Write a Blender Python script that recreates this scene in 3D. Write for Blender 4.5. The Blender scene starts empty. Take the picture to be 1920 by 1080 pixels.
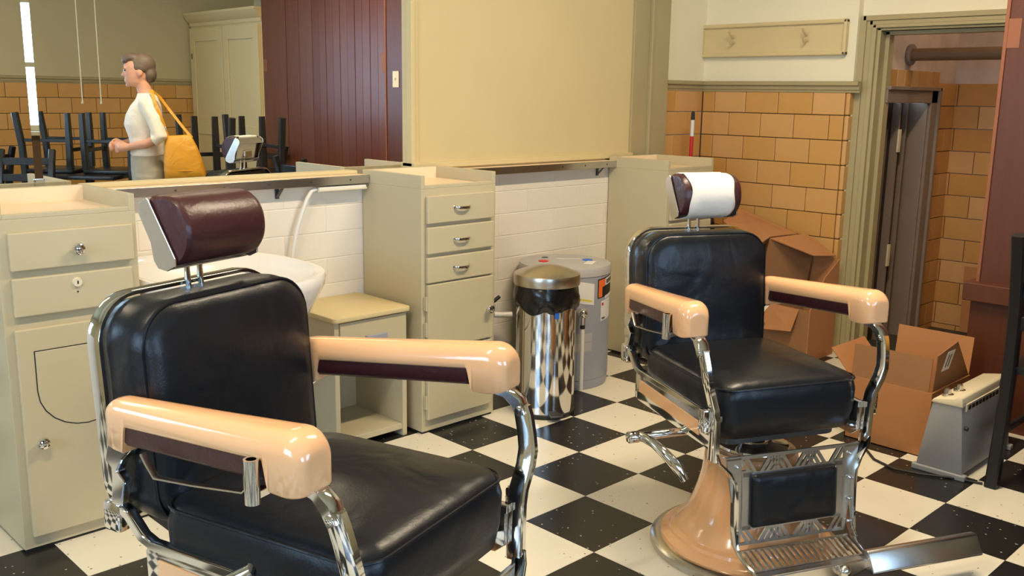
import bpy, bmesh, math, random
from mathutils import Vector, Matrix
random.seed(7)
S = bpy.context.scene
COL = S.collection
PI = math.pi

# ------------------------------------------------------------------ camera
WA, PITCH, ROLL, CAMH, FPX = math.radians(44.4046), math.radians(11.487), math.radians(.8669), 1.4139, 1784.75
hf = Vector((math.sin(WA), math.cos(WA), 0)); r0 = Vector((math.cos(WA), -math.sin(WA), 0))
fwd = hf*math.cos(PITCH) + Vector((0, 0, -math.sin(PITCH))); up0 = r0.cross(fwd)
rgt = r0*math.cos(ROLL) + up0*math.sin(ROLL); upv = up0*math.cos(ROLL) - r0*math.sin(ROLL)
cam = bpy.data.objects.new('camera', bpy.data.cameras.new('camera'))
cam.matrix_world = Matrix(((rgt.x, upv.x, -fwd.x, 0), (rgt.y, upv.y, -fwd.y, 0), (rgt.z, upv.z, -fwd.z, CAMH), (0, 0, 0, 1)))
cam.data.lens = FPX/1920*36; cam.data.sensor_width = 36; cam.data.clip_start = .02
COL.objects.link(cam); S.camera = cam

def project(p):
    d = Vector(p) - Vector((0, 0, CAMH)); z = d.dot(fwd)
    if z < .05: return None
    return 960 + FPX*d.dot(rgt)/z, 540 - FPX*d.dot(upv)/z

# ------------------------------------------------------------------ world, light, exposure
W = bpy.data.worlds.new('world'); S.world = W; W.use_nodes = True
bg = W.node_tree.nodes['Background']; bg.inputs[0].default_value = (.46, .70, 1.0, 1); bg.inputs[1].default_value = 12.0
S.view_settings.view_transform = 'Standard'; S.view_settings.look = 'None'
S.view_settings.exposure = 0.14; S.view_settings.gamma = 1.0; S.view_settings.use_curve_mapping = False
S.cycles.max_bounces = 8; S.cycles.diffuse_bounces = 4; S.cycles.glossy_bounces = 6
S.cycles.sample_clamp_indirect = 6
LAMP_POWER = (42.0, 66.0); LAMP_COLOR = (1.0, .83, .59)

def area(name, loc, size, power, color, rot=(0, 0, 0), portal=False):
    l = bpy.data.lights.new(name, 'AREA'); l.shape = 'RECTANGLE'; l.size, l.size_y = size
    l.energy = power; l.color = color
    if portal: l.cycles.is_portal = True
    o = bpy.data.objects.new(name, l); o.location = loc; o.rotation_euler = rot; COL.objects.link(o); return o

# ------------------------------------------------------------------ helpers
def setp(o, label=None, cat=None, group=None, kind=None):
    if label: o['label'] = label
    if cat: o['category'] = cat
    if group: o['group'] = group
    if kind: o['kind'] = kind
    return o

def thing(name, label, cat, loc=(0, 0, 0), rz=0, group=None):
    o = bpy.data.objects.new(name, None); COL.objects.link(o); o.location = loc; o.rotation_euler = (0, 0, rz)
    o.empty_display_size = .05
    return setp(o, label, cat, group)

def link(name, me, parent=None, loc=(0, 0, 0), rot=(0, 0, 0)):
    o = bpy.data.objects.new(name, me); COL.objects.link(o); o.location = loc; o.rotation_euler = rot
    if parent is not None: o.parent = parent
    return o

class MB:
    def __init__(s): s.v = []; s.f = []
    def add(s, vs, fs):
        n = len(s.v); s.v += [tuple(v) for v in vs]; s.f += [[i+n for i in f] for f in fs]; return s
    def box(s, x0, x1, y0, y1, z0, z1):
        return s.add([(x, y, z) for z in (z0, z1) for y in (y0, y1) for x in (x0, x1)],
                     [(0, 2, 3, 1), (4, 5, 7, 6), (0, 1, 5, 4), (2, 6, 7, 3), (0, 4, 6, 2), (1, 3, 7, 5)])
    def obox(s, c, sx, sy, sz, m=None):
        m = m or Matrix.Identity(3); c = Vector(c)
        return s.add([c + m @ Vector((x*sx/2, y*sy/2, z*sz/2)) for z in (-1, 1) for y in (-1, 1) for x in (-1, 1)],
                     [(0, 2, 3, 1), (4, 5, 7, 6), (0, 1, 5, 4), (2, 6, 7, 3), (0, 4, 6, 2), (1, 3, 7, 5)])
    def loft(s, secs, caps=True, closed=False):
        n = len(secs[0]); m = len(secs); vs = [v for q in secs for v in q]; fs = []
        for i in range(m if closed else m-1):
            for j in range(n):
                a, b = i*n+j, i*n+(j+1) % n; c, d = ((i+1) % m)*n+(j+1) % n, ((i+1) % m)*n+j
                fs.append((a, b, c, d))
        if caps and not closed: fs += [tuple(range(n))[::-1], tuple(range((m-1)*n, m*n))]
        return s.add(vs, fs)
    def lathe(s, prof, n=32, c=(0, 0, 0), caps=True):
        secs = [[(c[0]+r*math.cos(2*PI*k/n), c[1]+r*math.sin(2*PI*k/n), c[2]+z) for k in range(n)] for r, z in prof]
        return s.loft(secs, caps)
    def tube(s, path, r, n=10, closed=False, caps=True):
        P = [Vector(p) for p in path]; R = r if isinstance(r, (list, tuple)) else [r]*len(P); secs = []
        T = []
        for i in range(len(P)):
            a = P[i-1] if i or closed else P[0]; b = P[(i+1) % len(P)] if i < len(P)-1 or closed else P[-1]
            T.append((b-a).normalized())
        u = T[0].orthogonal().normalized()
        for p, t, q in zip(P, T, R):
            u = (u - t*u.dot(t)).normalized(); w = t.cross(u)
            secs.append([p + (u*math.cos(2*PI*k/n) + w*math.sin(2*PI*k/n))*q for k in range(n)])
        return s.loft(secs, caps, closed)
    def cyl(s, p0, p1, r0, r1=None, n=16): return s.tube([p0, p1], [r0, r0 if r1 is None else r1], n)
    def strap(s, path, side, w, h):
        """rectangular bar swept along path: w along the fixed side vector, h across it"""
        P = [Vector(p) for p in path]; side = Vector(side).normalized(); secs = []
        W_ = w if isinstance(w, (list, tuple)) else [w]*len(P); H_ = h if isinstance(h, (list, tuple)) else [h]*len(P)
        for i, p in enumerate(P):
            t = (P[min(i+1, len(P)-1)] - P[max(i-1, 0)]).normalized(); nn = t.cross(side).normalized()
            a, b = side*W_[i]/2, nn*H_[i]/2
            c = .25
            secs.append([p+a*(1-c)+b, p+a+b*(1-c), p+a-b*(1-c), p+a*(1-c)-b, p-a*(1-c)-b, p-a-b*(1-c), p-a+b*(1-c), p-a*(1-c)+b])
        return s.loft(secs)
    def prism(s, poly, axis, lo, hi):
        """polygon in the plane of the two other axes, extruded along axis (0,1,2)"""
        o = [i for i in range(3) if i != axis]
        def P(q, t):
            v = [0, 0, 0]; v[o[0]], v[o[1]] = q; v[axis] = t; return v
        return s.loft([[P(q, lo) for q in poly], [P(q, hi) for q in poly]])
    def ball(s, c, r, n=12):
        r = r if isinstance(r, (tuple, list)) else (r, r, r); secs = []
        for i in range(1, n):
            t = PI*i/n; secs.append([(c[0]+r[0]*math.sin(t)*math.cos(2*PI*k/(2*n)), c[1]+r[1]*math.sin(t)*math.sin(2*PI*k/(2*n)), c[2]-r[2]*math.cos(t)) for k in range(2*n)])
        return s.loft(secs)
    def mesh(s, name, mat, smooth=35, bevel=0):
        me = bpy.data.meshes.new(name); me.from_pydata([tuple(v) for v in s.v], [], s.f)
        b = bmesh.new(); b.from_mesh(me); bmesh.ops.recalc_face_normals(b, faces=b.faces)
        if bevel:
            es = [e for e in b.edges if len(e.link_faces) == 2 and e.calc_face_angle(0) > .5]
            bmesh.ops.bevel(b, geom=es, offset=bevel, segments=2, profile=.5, affect='EDGES', clamp_overlap=True)
        b.to_mesh(me); b.free()
        for m in (mat if isinstance(mat, (list, tuple)) else [mat]): me.materials.append(m)
        if smooth: me.shade_smooth(); me.set_sharp_from_angle(angle=math.radians(smooth))
        return me
    def build(s, name, mat, parent=None, smooth=35, bevel=0, loc=(0, 0, 0), rot=(0, 0, 0)):
        return link(name, s.mesh(name, mat, smooth, bevel), parent, loc, rot)

def rrect(w, h, r, n=5, cx=0, cy=0):
    """rounded rectangle outline, half sizes w,h"""
    out = []
    for sx, sy, a0 in ((1, 1, 0), (-1, 1, PI/2), (-1, -1, PI), (1, -1, 1.5*PI)):
        for k in range(n+1):
            a = a0 + PI/2*k/n; out.append((cx+sx*(w-r)+r*math.cos(a), cy+sy*(h-r)+r*math.sin(a)))
    return out

def rotz(a): return Matrix.Rotation(a, 3, 'Z')

# ------------------------------------------------------------------ materials
def mat(name, col, rough=.5, metal=0, var=.06, vscale=6, bump=0, bscale=60, coat=0, spec=.5, stretch=None, rnd=0, crough=.05):
    m = bpy.data.materials.new(name); m.use_nodes = True; nt = m.node_tree; p = nt.nodes['Principled BSDF']
    p.inputs['Roughness'].default_value = rough; p.inputs['Metallic'].default_value = metal
    p.inputs['Coat Weight'].default_value = coat; p.inputs['Coat Roughness'].default_value = crough
    p.inputs['Specular IOR Level'].default_value = spec
    tc = nt.nodes.new('ShaderNodeTexCoord'); mp = nt.nodes.new('ShaderNodeMapping')
    if stretch: mp.inputs['Scale'].default_value = stretch
    nt.links.new(tc.outputs['Object'], mp.inputs[0])
    nz = nt.nodes.new('ShaderNodeTexNoise'); nz.inputs['Scale'].default_value = vscale; nz.inputs['Detail'].default_value = 5
    nt.links.new(mp.outputs[0], nz.inputs['Vector'])
    mx = nt.nodes.new('ShaderNodeMix'); mx.data_type = 'RGBA'
    c = list(col)
    mx.inputs[6].default_value = [max(0, x*(1-var)) for x in c]+[1]; mx.inputs[7].default_value = [min(1, x*(1+var)) for x in c]+[1]
    nt.links.new(nz.outputs[0], mx.inputs[0]); out = mx.outputs[2]
    if rnd:
        oi = nt.nodes.new('ShaderNodeObjectInfo'); hsv = nt.nodes.new('ShaderNodeHueSaturation')
        mr = nt.nodes.new('ShaderNodeMapRange'); mr.inputs[3].default_value = 1-rnd; mr.inputs[4].default_value = 1+rnd
        nt.links.new(oi.outputs['Random'], mr.inputs[0]); nt.links.new(mr.outputs[0], hsv.inputs['Value'])
        mr2 = nt.nodes.new('ShaderNodeMapRange'); mr2.inputs[3].default_value = 1+rnd*.9; mr2.inputs[4].default_value = 1-rnd*.9
        nt.links.new(oi.outputs['Random'], mr2.inputs[0]); nt.links.new(mr2.outputs[0], hsv.inputs['Saturation'])
        nt.links.new(out, hsv.inputs['Color']); out = hsv.outputs[0]
    nt.links.new(out, p.inputs['Base Color'])
    if bump:
        n2 = nt.nodes.new('ShaderNodeTexNoise'); n2.inputs['Scale'].default_value = bscale; n2.inputs['Detail'].default_value = 4
        nt.links.new(mp.outputs[0], n2.inputs['Vector'])
        bp = nt.nodes.new('ShaderNodeBump'); bp.inputs['Strength'].default_value = bump; bp.inputs['Distance'].default_value = .004
        nt.links.new(n2.outputs[0], bp.inputs['Height']); nt.links.new(bp.outputs[0], p.inputs['Normal'])
    return m

def speckle(m, col, scale, lo, stretch=(1, 1, 1)):
    """scattered flecks of another colour (vinyl tile chips)"""
    nt = m.node_tree; p = nt.nodes['Principled BSDF']; src = p.inputs['Base Color'].links[0].from_socket
    tc = nt.nodes.new('ShaderNodeTexCoord'); oi = nt.nodes.new('ShaderNodeObjectInfo'); ad = nt.nodes.new('ShaderNodeVectorMath')
    nt.links.new(tc.outputs['Object'], ad.inputs[0]); nt.links.new(oi.outputs['Location'], ad.inputs[1])
    vo = nt.nodes.new('ShaderNodeTexVoronoi'); vo.inputs['Scale'].default_value = scale; vo.inputs['Randomness'].default_value = 1
    nz = nt.nodes.new('ShaderNodeTexNoise'); nz.inputs['Scale'].default_value = scale*1.7
    nt.links.new(ad.outputs[0], vo.inputs['Vector']); nt.links.new(ad.outputs[0], nz.inputs['Vector'])
    a = nt.nodes.new('ShaderNodeMath'); a.operation = 'LESS_THAN'; a.inputs[1].default_value = lo
    s_ = nt.nodes.new('ShaderNodeMath'); s_.operation = 'MULTIPLY'
    nt.links.new(vo.outputs['Distance'], s_.inputs[0]); nt.links.new(nz.outputs[0], s_.inputs[1]); nt.links.new(s_.outputs[0], a.inputs[0])
    mx = nt.nodes.new('ShaderNodeMix'); mx.data_type = 'RGBA'; mx.inputs[7].default_value = list(col)+[1]
    nt.links.new(a.outputs[0], mx.inputs[0]); nt.links.new(src, mx.inputs[6]); nt.links.new(mx.outputs[2], p.inputs['Base Color'])
    return m

def lin(r, g, b):
    f = lambda c: ((c/255+.055)/1.055)**2.4 if c > 10 else c/255/12.92
    return (f(r), f(g), f(b))

M = {}
M['cream'] = mat('cream_paint', lin(194, 181, 148), .42, var=.04, vscale=3, bump=.05, bscale=25)
M['cream2'] = mat('cream_paint_old', lin(214, 194, 145), .5, var=.05, vscale=2.2, bump=.08, bscale=14)
M['formica'] = mat('peach_laminate', lin(240, 214, 178), .35, var=.03)
M['white_block'] = mat('white_block_paint', lin(232, 222, 206), .55, var=.04, vscale=4, bump=.12, bscale=40, rnd=.02)
M['plaster'] = mat('plaster_white', lin(238, 228, 198), .75, var=.04, vscale=1.6, bump=.15, bscale=9)
M['plaster_tan'] = mat('plaster_tan', lin(196, 184, 148), .75, var=.05, vscale=1.4, bump=.1, bscale=9)
M['old_plaster'] = mat('peeling_plaster', lin(196, 178, 168), .85, var=.35, vscale=7, bump=.6, bscale=9)
M['olive'] = mat('olive_trim', lin(172, 158, 118), .45, var=.06, vscale=5, bump=.08, bscale=30)
M['gtile'] = mat('glazed_tile', lin(206, 156, 92), .28, var=.08, vscale=5, bump=.04, bscale=30, rnd=.05)
M['gtile_old'] = mat('glazed_tile_worn', lin(190, 142, 86), .5, var=.2, vscale=5, bump=.1, bscale=20, rnd=.10)
M['grout'] = mat('tile_grout', lin(96, 70, 44), .9, var=.15)
M['black_tile'] = speckle(mat('black_vinyl', lin(34, 33, 32), .26, var=.2, vscale=9, bump=.03, bscale=8), lin(150, 145, 132), 30, .052)
M['white_tile'] = speckle(mat('white_vinyl', lin(226, 218, 198), .26, var=.04, vscale=7, bump=.03, bscale=8), lin(120, 110, 92), 30, .042)
M['floor_base'] = mat('floor_joint', lin(60, 54, 46), .8)
M['chrome'] = mat('chrome', (.70, .70, .70), .08, 1, var=.02)
M['satin'] = mat('satin_nickel', (.60, .60, .60), .27, 1, var=.06, vscale=12)
M['chrome_old'] = mat('worn_nickel', (.62, .59, .54), .24, 1, var=.10, vscale=14)
M['brushed'] = mat('brushed_steel', (.60, .55, .46), .30, 1, var=.05, vscale=30, stretch=(1, 1, 12))
M['leather'] = mat('black_leather', (.008, .009, .012), .33, var=.2, vscale=14, bump=.10, bscale=190, spec=.32)
M['maroon'] = mat('maroon_leather', lin(62, 28, 30), .36, var=.15, vscale=14, bump=.14, bscale=150)
M['enamel'] = mat('peach_enamel', lin(238, 182, 132), .16, var=.03, coat=.6)
M['black'] = mat('black_paint', (.012, .012, .013), .32, var=.15)
M['dark_metal'] = mat('dark_steel', (.10, .10, .10), .4, .8, var=.2)
M['paper'] = mat('white_paper', lin(232, 226, 214), .85, var=.03, bump=.3, bscale=22)
M['wood_red'] = mat('mahogany_board', lin(104, 56, 34), .34, var=.28, vscale=5, stretch=(9, 9, .6), bump=.05, bscale=20, rnd=.10)
M['wood_dark'] = mat('mahogany_dark', lin(90, 48, 30), .38, var=.22, vscale=5, stretch=(9, 9, .6))
M['wood_patch'] = mat('bare_wood_patch', lin(140, 84, 54), .5, var=.12, vscale=8)
M['card'] = mat('cardboard', lin(178, 122, 76), .85, var=.05, vscale=10, bump=.05)
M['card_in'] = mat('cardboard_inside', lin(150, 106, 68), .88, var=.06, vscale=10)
M['grey_metal'] = mat('grey_enamel', lin(150, 150, 152), .45, var=.05, vscale=5)
M['ivory'] = mat('ivory_plastic', lin(222, 210, 180), .45, var=.04)
M['tank'] = mat('grey_tank_paint', lin(156, 158, 168), .38, var=.03, vscale=3)
M['tank_top'] = mat('grey_tank_top', lin(176, 174, 172), .5, var=.04)
M['red'] = mat('red_plastic', lin(205, 38, 40), .4); M['blue'] = mat('blue_plastic', lin(45, 105, 200), .4)
M['orange'] = mat('orange_print', lin(235, 110, 50), .5); M['ink'] = mat('black_print', lin(28, 26, 28), .5)
M['yellow'] = mat('yellow_print', lin(220, 205, 80), .5)
M['sticker'] = mat('white_sticker', lin(226, 222, 218), .5, var=.02)
M['bag'] = mat('black_bin_liner', (.008, .008, .008), .22, var=.2, bump=.5, bscale=16)
M['porcelain'] = mat('white_porcelain', lin(240, 234, 226), .12, var=.01, coat=.5)
M['white_plastic'] = mat('white_plastic', lin(228, 224, 214), .4, var=.02)
M['rubber'] = mat('black_rubber', (.015, .015, .015), .6)
M['door_dark'] = mat('dark_brown_door', lin(52, 40, 32), .5, var=.25, vscale=5, stretch=(6, 6, .8))
M['door_grey'] = mat('grey_brown_frame', lin(132, 116, 104), .5, var=.12, vscale=6)
M['pipe'] = mat('rusty_pipe', lin(120, 92, 66), .6, var=.2, vscale=9)
M['skin'] = mat('skin', lin(214, 158, 130), .5, var=.06, vscale=12)
M['blouse'] = mat('cream_knit', lin(238, 228, 212), .85, var=.03, bump=.2, bscale=90)
M['skirt'] = mat('grey_cotton', lin(168, 160, 142), .85, var=.06, bump=.15, bscale=70)
M['hair'] = mat('grey_brown_hair', lin(104, 88, 74), .55, var=.35, vscale=30, stretch=(1, 1, 3), bump=.4, bscale=60)
M['mustard'] = mat('mustard_leather', lin(205, 145, 35), .5, var=.1, vscale=9, bump=.15, bscale=30)
M['mirror'] = mat('mirror_silver', (.90, .91, .88), .0, 1, var=0)
M['label_grey'] = mat('grey_print', lin(90, 88, 86), .6)
M['hook'] = mat('cream_hook', lin(206, 186, 140), .4)
def emit(name, col, s):
    m = bpy.data.materials.new(name); m.use_nodes = True; nt = m.node_tree; p = nt.nodes['Principled BSDF']
    p.inputs['Base Color'].default_value = (*col, 1); p.inputs['Emission Color'].default_value = (*col, 1); p.inputs['Emission Strength'].default_value = s
    return m
M['tube_glow'] = emit('lamp_diffuser', LAMP_COLOR, 5.0)
def creases(m, scale, strength, dist):
    nt = m.node_tree; p = nt.nodes['Principled BSDF']; tc = nt.nodes.new('ShaderNodeTexCoord')
    nz = nt.nodes.new('ShaderNodeTexNoise'); nz.inputs['Scale'].default_value = scale; nz.inputs['Detail'].default_value = 2; nz.inputs['Distortion'].default_value = 1.2
    nt.links.new(tc.outputs['Object'], nz.inputs['Vector']); bp = nt.nodes.new('ShaderNodeBump'); bp.inputs['Strength'].default_value = strength; bp.inputs['Distance'].default_value = dist
    nt.links.new(nz.outputs[0], bp.inputs['Height'])
    if p.inputs['Normal'].links: nt.links.new(p.inputs['Normal'].links[0].from_socket, bp.inputs['Normal'])
    nt.links.new(bp.outputs[0], p.inputs['Normal'])
creases(M['leather'], 5.0, .36, .018); creases(M['maroon'], 9, .35, .010); creases(M['paper'], 7, .5, .012); creases(M['mustard'], 8, .6, .015); creases(M['blouse'], 9, .5, .015)
def glass(name):
    m = bpy.data.materials.new(name); m.use_nodes = True; nt = m.node_tree; nt.nodes.remove(nt.nodes['Principled BSDF'])
    t = nt.nodes.new('ShaderNodeBsdfTransparent'); g = nt.nodes.new('ShaderNodeBsdfGlossy'); g.inputs['Roughness'].default_value = .02
    mx = nt.nodes.new('ShaderNodeMixShader'); mx.inputs[0].default_value = .06
    nt.links.new(t.outputs[0], mx.inputs[1]); nt.links.new(g.outputs[0], mx.inputs[2]); nt.links.new(mx.outputs[0], nt.nodes['Material Output'].inputs[0])
    return m
M['glass'] = glass('window_glass')

# ================================================================== THE SETTING
XL, XR, YB, YM, ZC = -2.3, 4.98, -1.99, 3.45, 3.05
T = .3048
def struct(name, mb, m, parent=None, smooth=0, bevel=0):
    o = mb.build(name, m, parent, smooth, bevel)
    if parent is None: setp(o, kind='structure')
    return o

# ---- floor: checkerboard vinyl tiles, each its own piece
floor = struct('floor', MB().box(XL-.1, 6.3, YB-.1, 3.6, -.12, -.004), M['floor_base'])
floor['label'] = 'checkerboard floor of black and white speckled vinyl tiles'
def tile_mesh(n, m): return MB().box(.0006, T-.0006, .0006, T-.0006, -.004, 0).mesh(n, m, 0)
tmesh = {0: tile_mesh('black_floor_tile', M['black_tile']), 1: tile_mesh('white_floor_tile', M['white_tile'])}
rest = {0: MB(), 1: MB()}; shown = 0
for i in range(-17, 8):
    for j in range(-15, 4):
        x, y = 2.7515+i*T, 2.408+j*T; k = (i+j) % 2
        if x+T < XL or x > 5.3 or y+T < YB or y > YM: continue
        q = [project((x+dx*T, y+dy*T, 0)) for dx in (0, 1) for dy in (0, 1)]
        vis = any(p and -40 < p[0] < 1960 and 560 < p[1] < 1130 for p in q)
        if vis and shown < 290:
            shown += 1; link('black_tile' if k == 0 else 'white_tile', tmesh[k], floor, (x, y, 0))
        else:
            rest[k].box(x+.0006, x+T-.0006, y+.0006, y+T-.0006, -.004, 0)
setp(rest[0].build('black_tile_field', M['black_tile'], floor, 0), kind='stuff')
setp(rest[1].build('white_tile_field', M['white_tile'], floor, 0), kind='stuff')

# ---- back wall (mirror wall)
wall_back = struct('wall_back', MB().box(XL-.1, 5.1, 3.47, 3.62, 0, ZC).box(XL, 4.46, 3.392, 3.47, 0, 1.05).box(4.58, 5.0, 3.452, 3.47, 0, 1.46), [M['white_block']])
blk = MB().box(.0004, .3996, 0, .02, .0014, .1096).mesh('painted_block', M['white_block'], 0, .0022)
for r in range(9):
    for c in range(9):
        link('painted_block', blk, wall_back, (.82+c*.4-(.2 if r % 2 else 0), 3.39, .945-.111*r-.0005))
MB().box(XL, .9, 3.39, 3.41, 0, 1.05).build('painted_block_field', M['white_block'], wall_back)
# boarded-over mirror panel with its frame
MB().box(2.745, 4.27, 3.435, 3.47, 1.10, 2.75).build('cream_board', M['cream2'], wall_back, 0, .002)
fr = MB()
fr.box(2.700, 2.722, 3.415, 3.47, 1.085, 2.8); fr.box(2.722, 2.748, 3.425, 3.47, 1.085, 2.8)
fr.build('panel_frame', M['cream2'], wall_back, 0, .003)
MB().box(2.70, 4.27, 3.40, 3.47, 1.078, 1.104).build('panel_sill', M['cream2'], wall_back, 0, .003)
fr = MB().box(4.27, 4.405, 3.42, 3.47, 1.075, 2.8).box(4.405, 4.425, 3.40, 3.47, 1.075, 2.8).box(4.425, 4.58, 3.41, 3.47, 1.0, 2.8)
fr.build('panel_casing', M['olive'], wall_back, 0, .004)
MB().box(4.58, 5.0, 3.455, 3.47, 1.46, ZC).build('plaster_face', M['plaster'], wall_back, 0)
MB().box(XL, 2.70, 3.425, 3.47, 2.62, 2.75).build('mirror_head_rail', M['cream2'], wall_back, 0, .004)

def tiles(parent, axis, plane, depth, u0, u1, z0, joints, length, off, m, flip=1, ztop=1.452, lowest=0):
    """running-bond glazed tile pieces on a wall: axis 'x' = plane X const (u is Y), 'y' = plane Y const (u is X)"""
    cache = {}
    zs = [ztop]+joints
    for r in range(len(zs)-1):
        zt, zb = zs[r], zs[r+1]
        if zb < lowest-.2: break
        o = off + (length/2 if r % 2 else 0)
        k = math.floor((u0-o)/length)
        while o+k*length < u1:
            a, b = max(u0, o+k*length), min(u1, o+(k+1)*length); k += 1
            if b-a < .012: continue
            key = (round(b-a, 3), round(zt-zb, 3))
            if key not in cache:
                g = .0022; w, h = b-a, zt-zb
                mb = MB()
                if axis == 'x': mb.box(0, depth, g, w-g, g, h-g)
                else: mb.box(g, w-g, 0, depth, g, h-g)
                cache[key] = mb.mesh('glazed_tile', m, 0, .0022)
            link('glazed_tile', cache[key], parent, (plane, a, zb) if axis == 'x' else (a, plane, zb))
JZ = [1.329-.1358*k for k in range(10)]+[0.0]
tiles(wall_back, 'y', 3.44, .012, 4.585, 4.975, 0, JZ, .2155, 4.70, M['gtile'])

# ---- right wall with the doorway
wall_right = struct('wall_right', MB().box(5.0, 5.15, 2.49, 3.6, 0, ZC).box(5.05, 5.15, 2.42, 2.49, 0, 1.775).box(5.05, 5.15, 1.5, 2.49, 1.775, ZC).box(5.05, 5.15, YB-.1, 1.5, 0, ZC), M['plaster'])
MB().box(4.985, 5.0, 2.49, 3.455, 0, 1.455).build('tile_bed', M['grout'], wall_right)
tiles(wall_right, 'x', 4.976, .012, 2.515, 3.438, 0, JZ, .2155, 2.707, M['gtile'])
for r in range(len(JZ)):   # bullnose return pieces at the door reveal
    zt = ([1.452]+JZ)[r]; zb = JZ[r]
    MB().box(4.976, 5.06, 2.488, 2.513, zb+.002, zt-.002).build('glazed_tile', M['gtile'], wall_right, 0, .006)

def rail_profile(): return [(0, 0), (.012, 0), (.016, .012), (.022, .016), (.026, .034), (.040, .040), (.042, .058), (.0, .062)]
pr_ = rail_profile()
trim_1 = struct('trim_1', MB().loft([[(4.985-a, y, 1.45+b) for a, b in pr_] for y in (2.435, 3.45)]).loft([[(x, 3.452-a, 1.45+b) for a, b in pr_] for x in (4.585, 4.985)]), M['olive'], None, 30)
trim_1['label'] = 'olive painted chair rail moulding above the tiled wainscot'
# door casing
cs = MB()
for w0, w1, x0 in ((2.495, 2.455, 5.022), (2.455, 2.42, 5.03), (2.42, 2.395, 5.018), (2.395, 2.375, 5.035)):
    cs.box(x0, 5.10, w1, w0, 0, 1.775+(w0-2.375)*.66)
    cs.box(x0, 5.10, 1.45, w1+.02, 1.775+(w1-2.375)*.66, 1.775+(w0-2.375)*.66)
cs.box(5.10, 5.16, 2.355, 2.385, 0, 1.775); cs.box(5.10, 5.16, 1.45, 2.385, 1.755, 1.78)
trim_2 = struct('trim_2', cs, M['olive'], None, 0, .003); trim_2['label'] = 'olive moulded door casing around the doorway'

# ---- stair passage behind the doorway
passage = struct('wall_passage', MB().box(5.15, 6.25, 2.38, 2.5, 1.478, 2.6).box(5.80, 6.25, 2.38, 2.5, -.1, 1.478).box(6.1, 6.25, .6, 2.5, -.1, 2.6).box(5.15, 6.25, .5, .6, -.1, 2.6).box(5.15, 6.25, .5, 2.5, 2.5, 2.6), M['old_plaster'])
tiles(passage, 'x', 6.085, .02, .7, 2.375, 0, [1.52-.1358*k for k in range(1, 13)], .27, 1.0, M['gtile_old'], ztop=1.52)
tiles(passage, 'y', 2.362, .02, 5.815, 6.083, 0, [1.52-.1358*k for k in range(1, 13)], .27, 5.7, M['gtile_old'], ztop=1.52)
for k in range(7):
    MB().box(.002, .093, 0, .02, .002, .098).build('glazed_tile', M['gtile_old'], passage, 0, .003, (5.16+k*.095, 2.362, 1.482))
door_1 = struct('door_1', MB().box(5.15, 5.70, 2.47, 2.5, -.05, 1.42), M['door_dark']); door_1['label'] = 'dark brown door standing in the passage'
fr = MB().box(5.70, 5.80, 2.345, 2.38, -.05, 1.478).box(5.12, 5.80, 2.345, 2.38, 1.40, 1.478).box(5.685, 5.705, 2.36, 2.5, -.05, 1.40).box(5.78, 5.805, 2.33, 2.38, -.05, 1.49).box(5.12, 5.805, 2.33, 2.38, 1.47, 1.49)
fr.build('door_frame', M['door_grey'], door_1, 0, .003)
MB().box(5.47, 5.49, 2.425, 2.47, -.05, 1.40).box(5.395, 5.403, 2.455, 2.47, .1, 1.25).box(5.60, 5.615, 2.44, 2.47, -.05, 1.40).build('door_edge', M['door_grey'], door_1, 0, .002)
for z in (.45, 1.12): MB().box(5.465, 5.495, 2.415, 2.426, z, z+.13).build('hinge', M['ivory'], door_1, 0, .002)
pb_ = thing('passage_fill_lamp', 'unseen bare bulb lamp added on the passage ceiling to brighten it', 'lamp', (5.45, 1.35, 2.5))  # made-up lamp out of view, added to lighten the passage walls
MB().cyl((0, 0, 0), (0, 0, -.03), .05, n=18).build('fill_lamp_holder', M['white_plastic'], pb_); MB().ball((0, 0, -.07), .035, 8).build('bulb', M['tube_glow'], pb_, 60)
pl_ = bpy.data.lights.new('passage_fill_light', 'POINT'); pl_.energy = 8; pl_.color = LAMP_COLOR; pl_.shadow_soft_size = .05  # added fill light for the passage
po_ = bpy.data.objects.new('passage_fill_light', pl_); po_.location = (5.45, 1.35, 2.36); COL.objects.link(po_)
pp = thing('wall_pipe', 'rusty brown horizontal pipe high in the passage behind the doorway', 'pipe', (5.42, 0, 1.665))
MB().cyl((0, 2.379, 0), (0, .62, 0), .034, n=18).build('pipe_run', M['pipe'], pp)
MB().cyl((0, 2.379, 0), (0, 2.36, 0), .058, n=20).build('flange', M['door_grey'], pp, 35, .003)

# ---- rear wall (seen in the mirror), left wall, ceiling
def wall_with_holes(mb, axis, p0, p1, u0, u1, z0, z1, holes):
    us = sorted({u0, u1, *[h[0] for h in holes], *[h[1] for h in holes]})
    for a, b in zip(us, us[1:]):
        hs = [h for h in holes if h[0] <= a and h[1] >= b]
        segs = [(z0, z1)] if not hs else [(z0, hs[0][2]), (hs[0][3], z1)]
        for s0, s1 in segs:
            if axis == 'y': mb.box(a, b, p0, p1, s0, s1)
            else: mb.box(p0, p1, a, b, s0, s1)
    return mb
HR = [(.95, 2.46, 1.05, 2.15), (-1.5, .0, 1.05, 2.15)]
wall_rear = struct('wall_rear', wall_with_holes(MB(), 'y', YB-.14, YB-.02, XL-.1, 5.1, 0, ZC, HR), M['plaster_tan'])
wall_with_holes(MB(), 'y', YB-.02, YB-.012, XL, 5.0, 0, 1.45, [(h[0], h[1], 1.05, 1.45) for h in HR]).build('tile_bed', M['grout'], wall_rear)
tiles(wall_rear, 'y', YB-.012, .012, 2.53, 4.36, 0, JZ[:7], .2155, 2.45, M['gtile'])
pr2 = [(a, b) for a, b in pr_]
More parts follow.
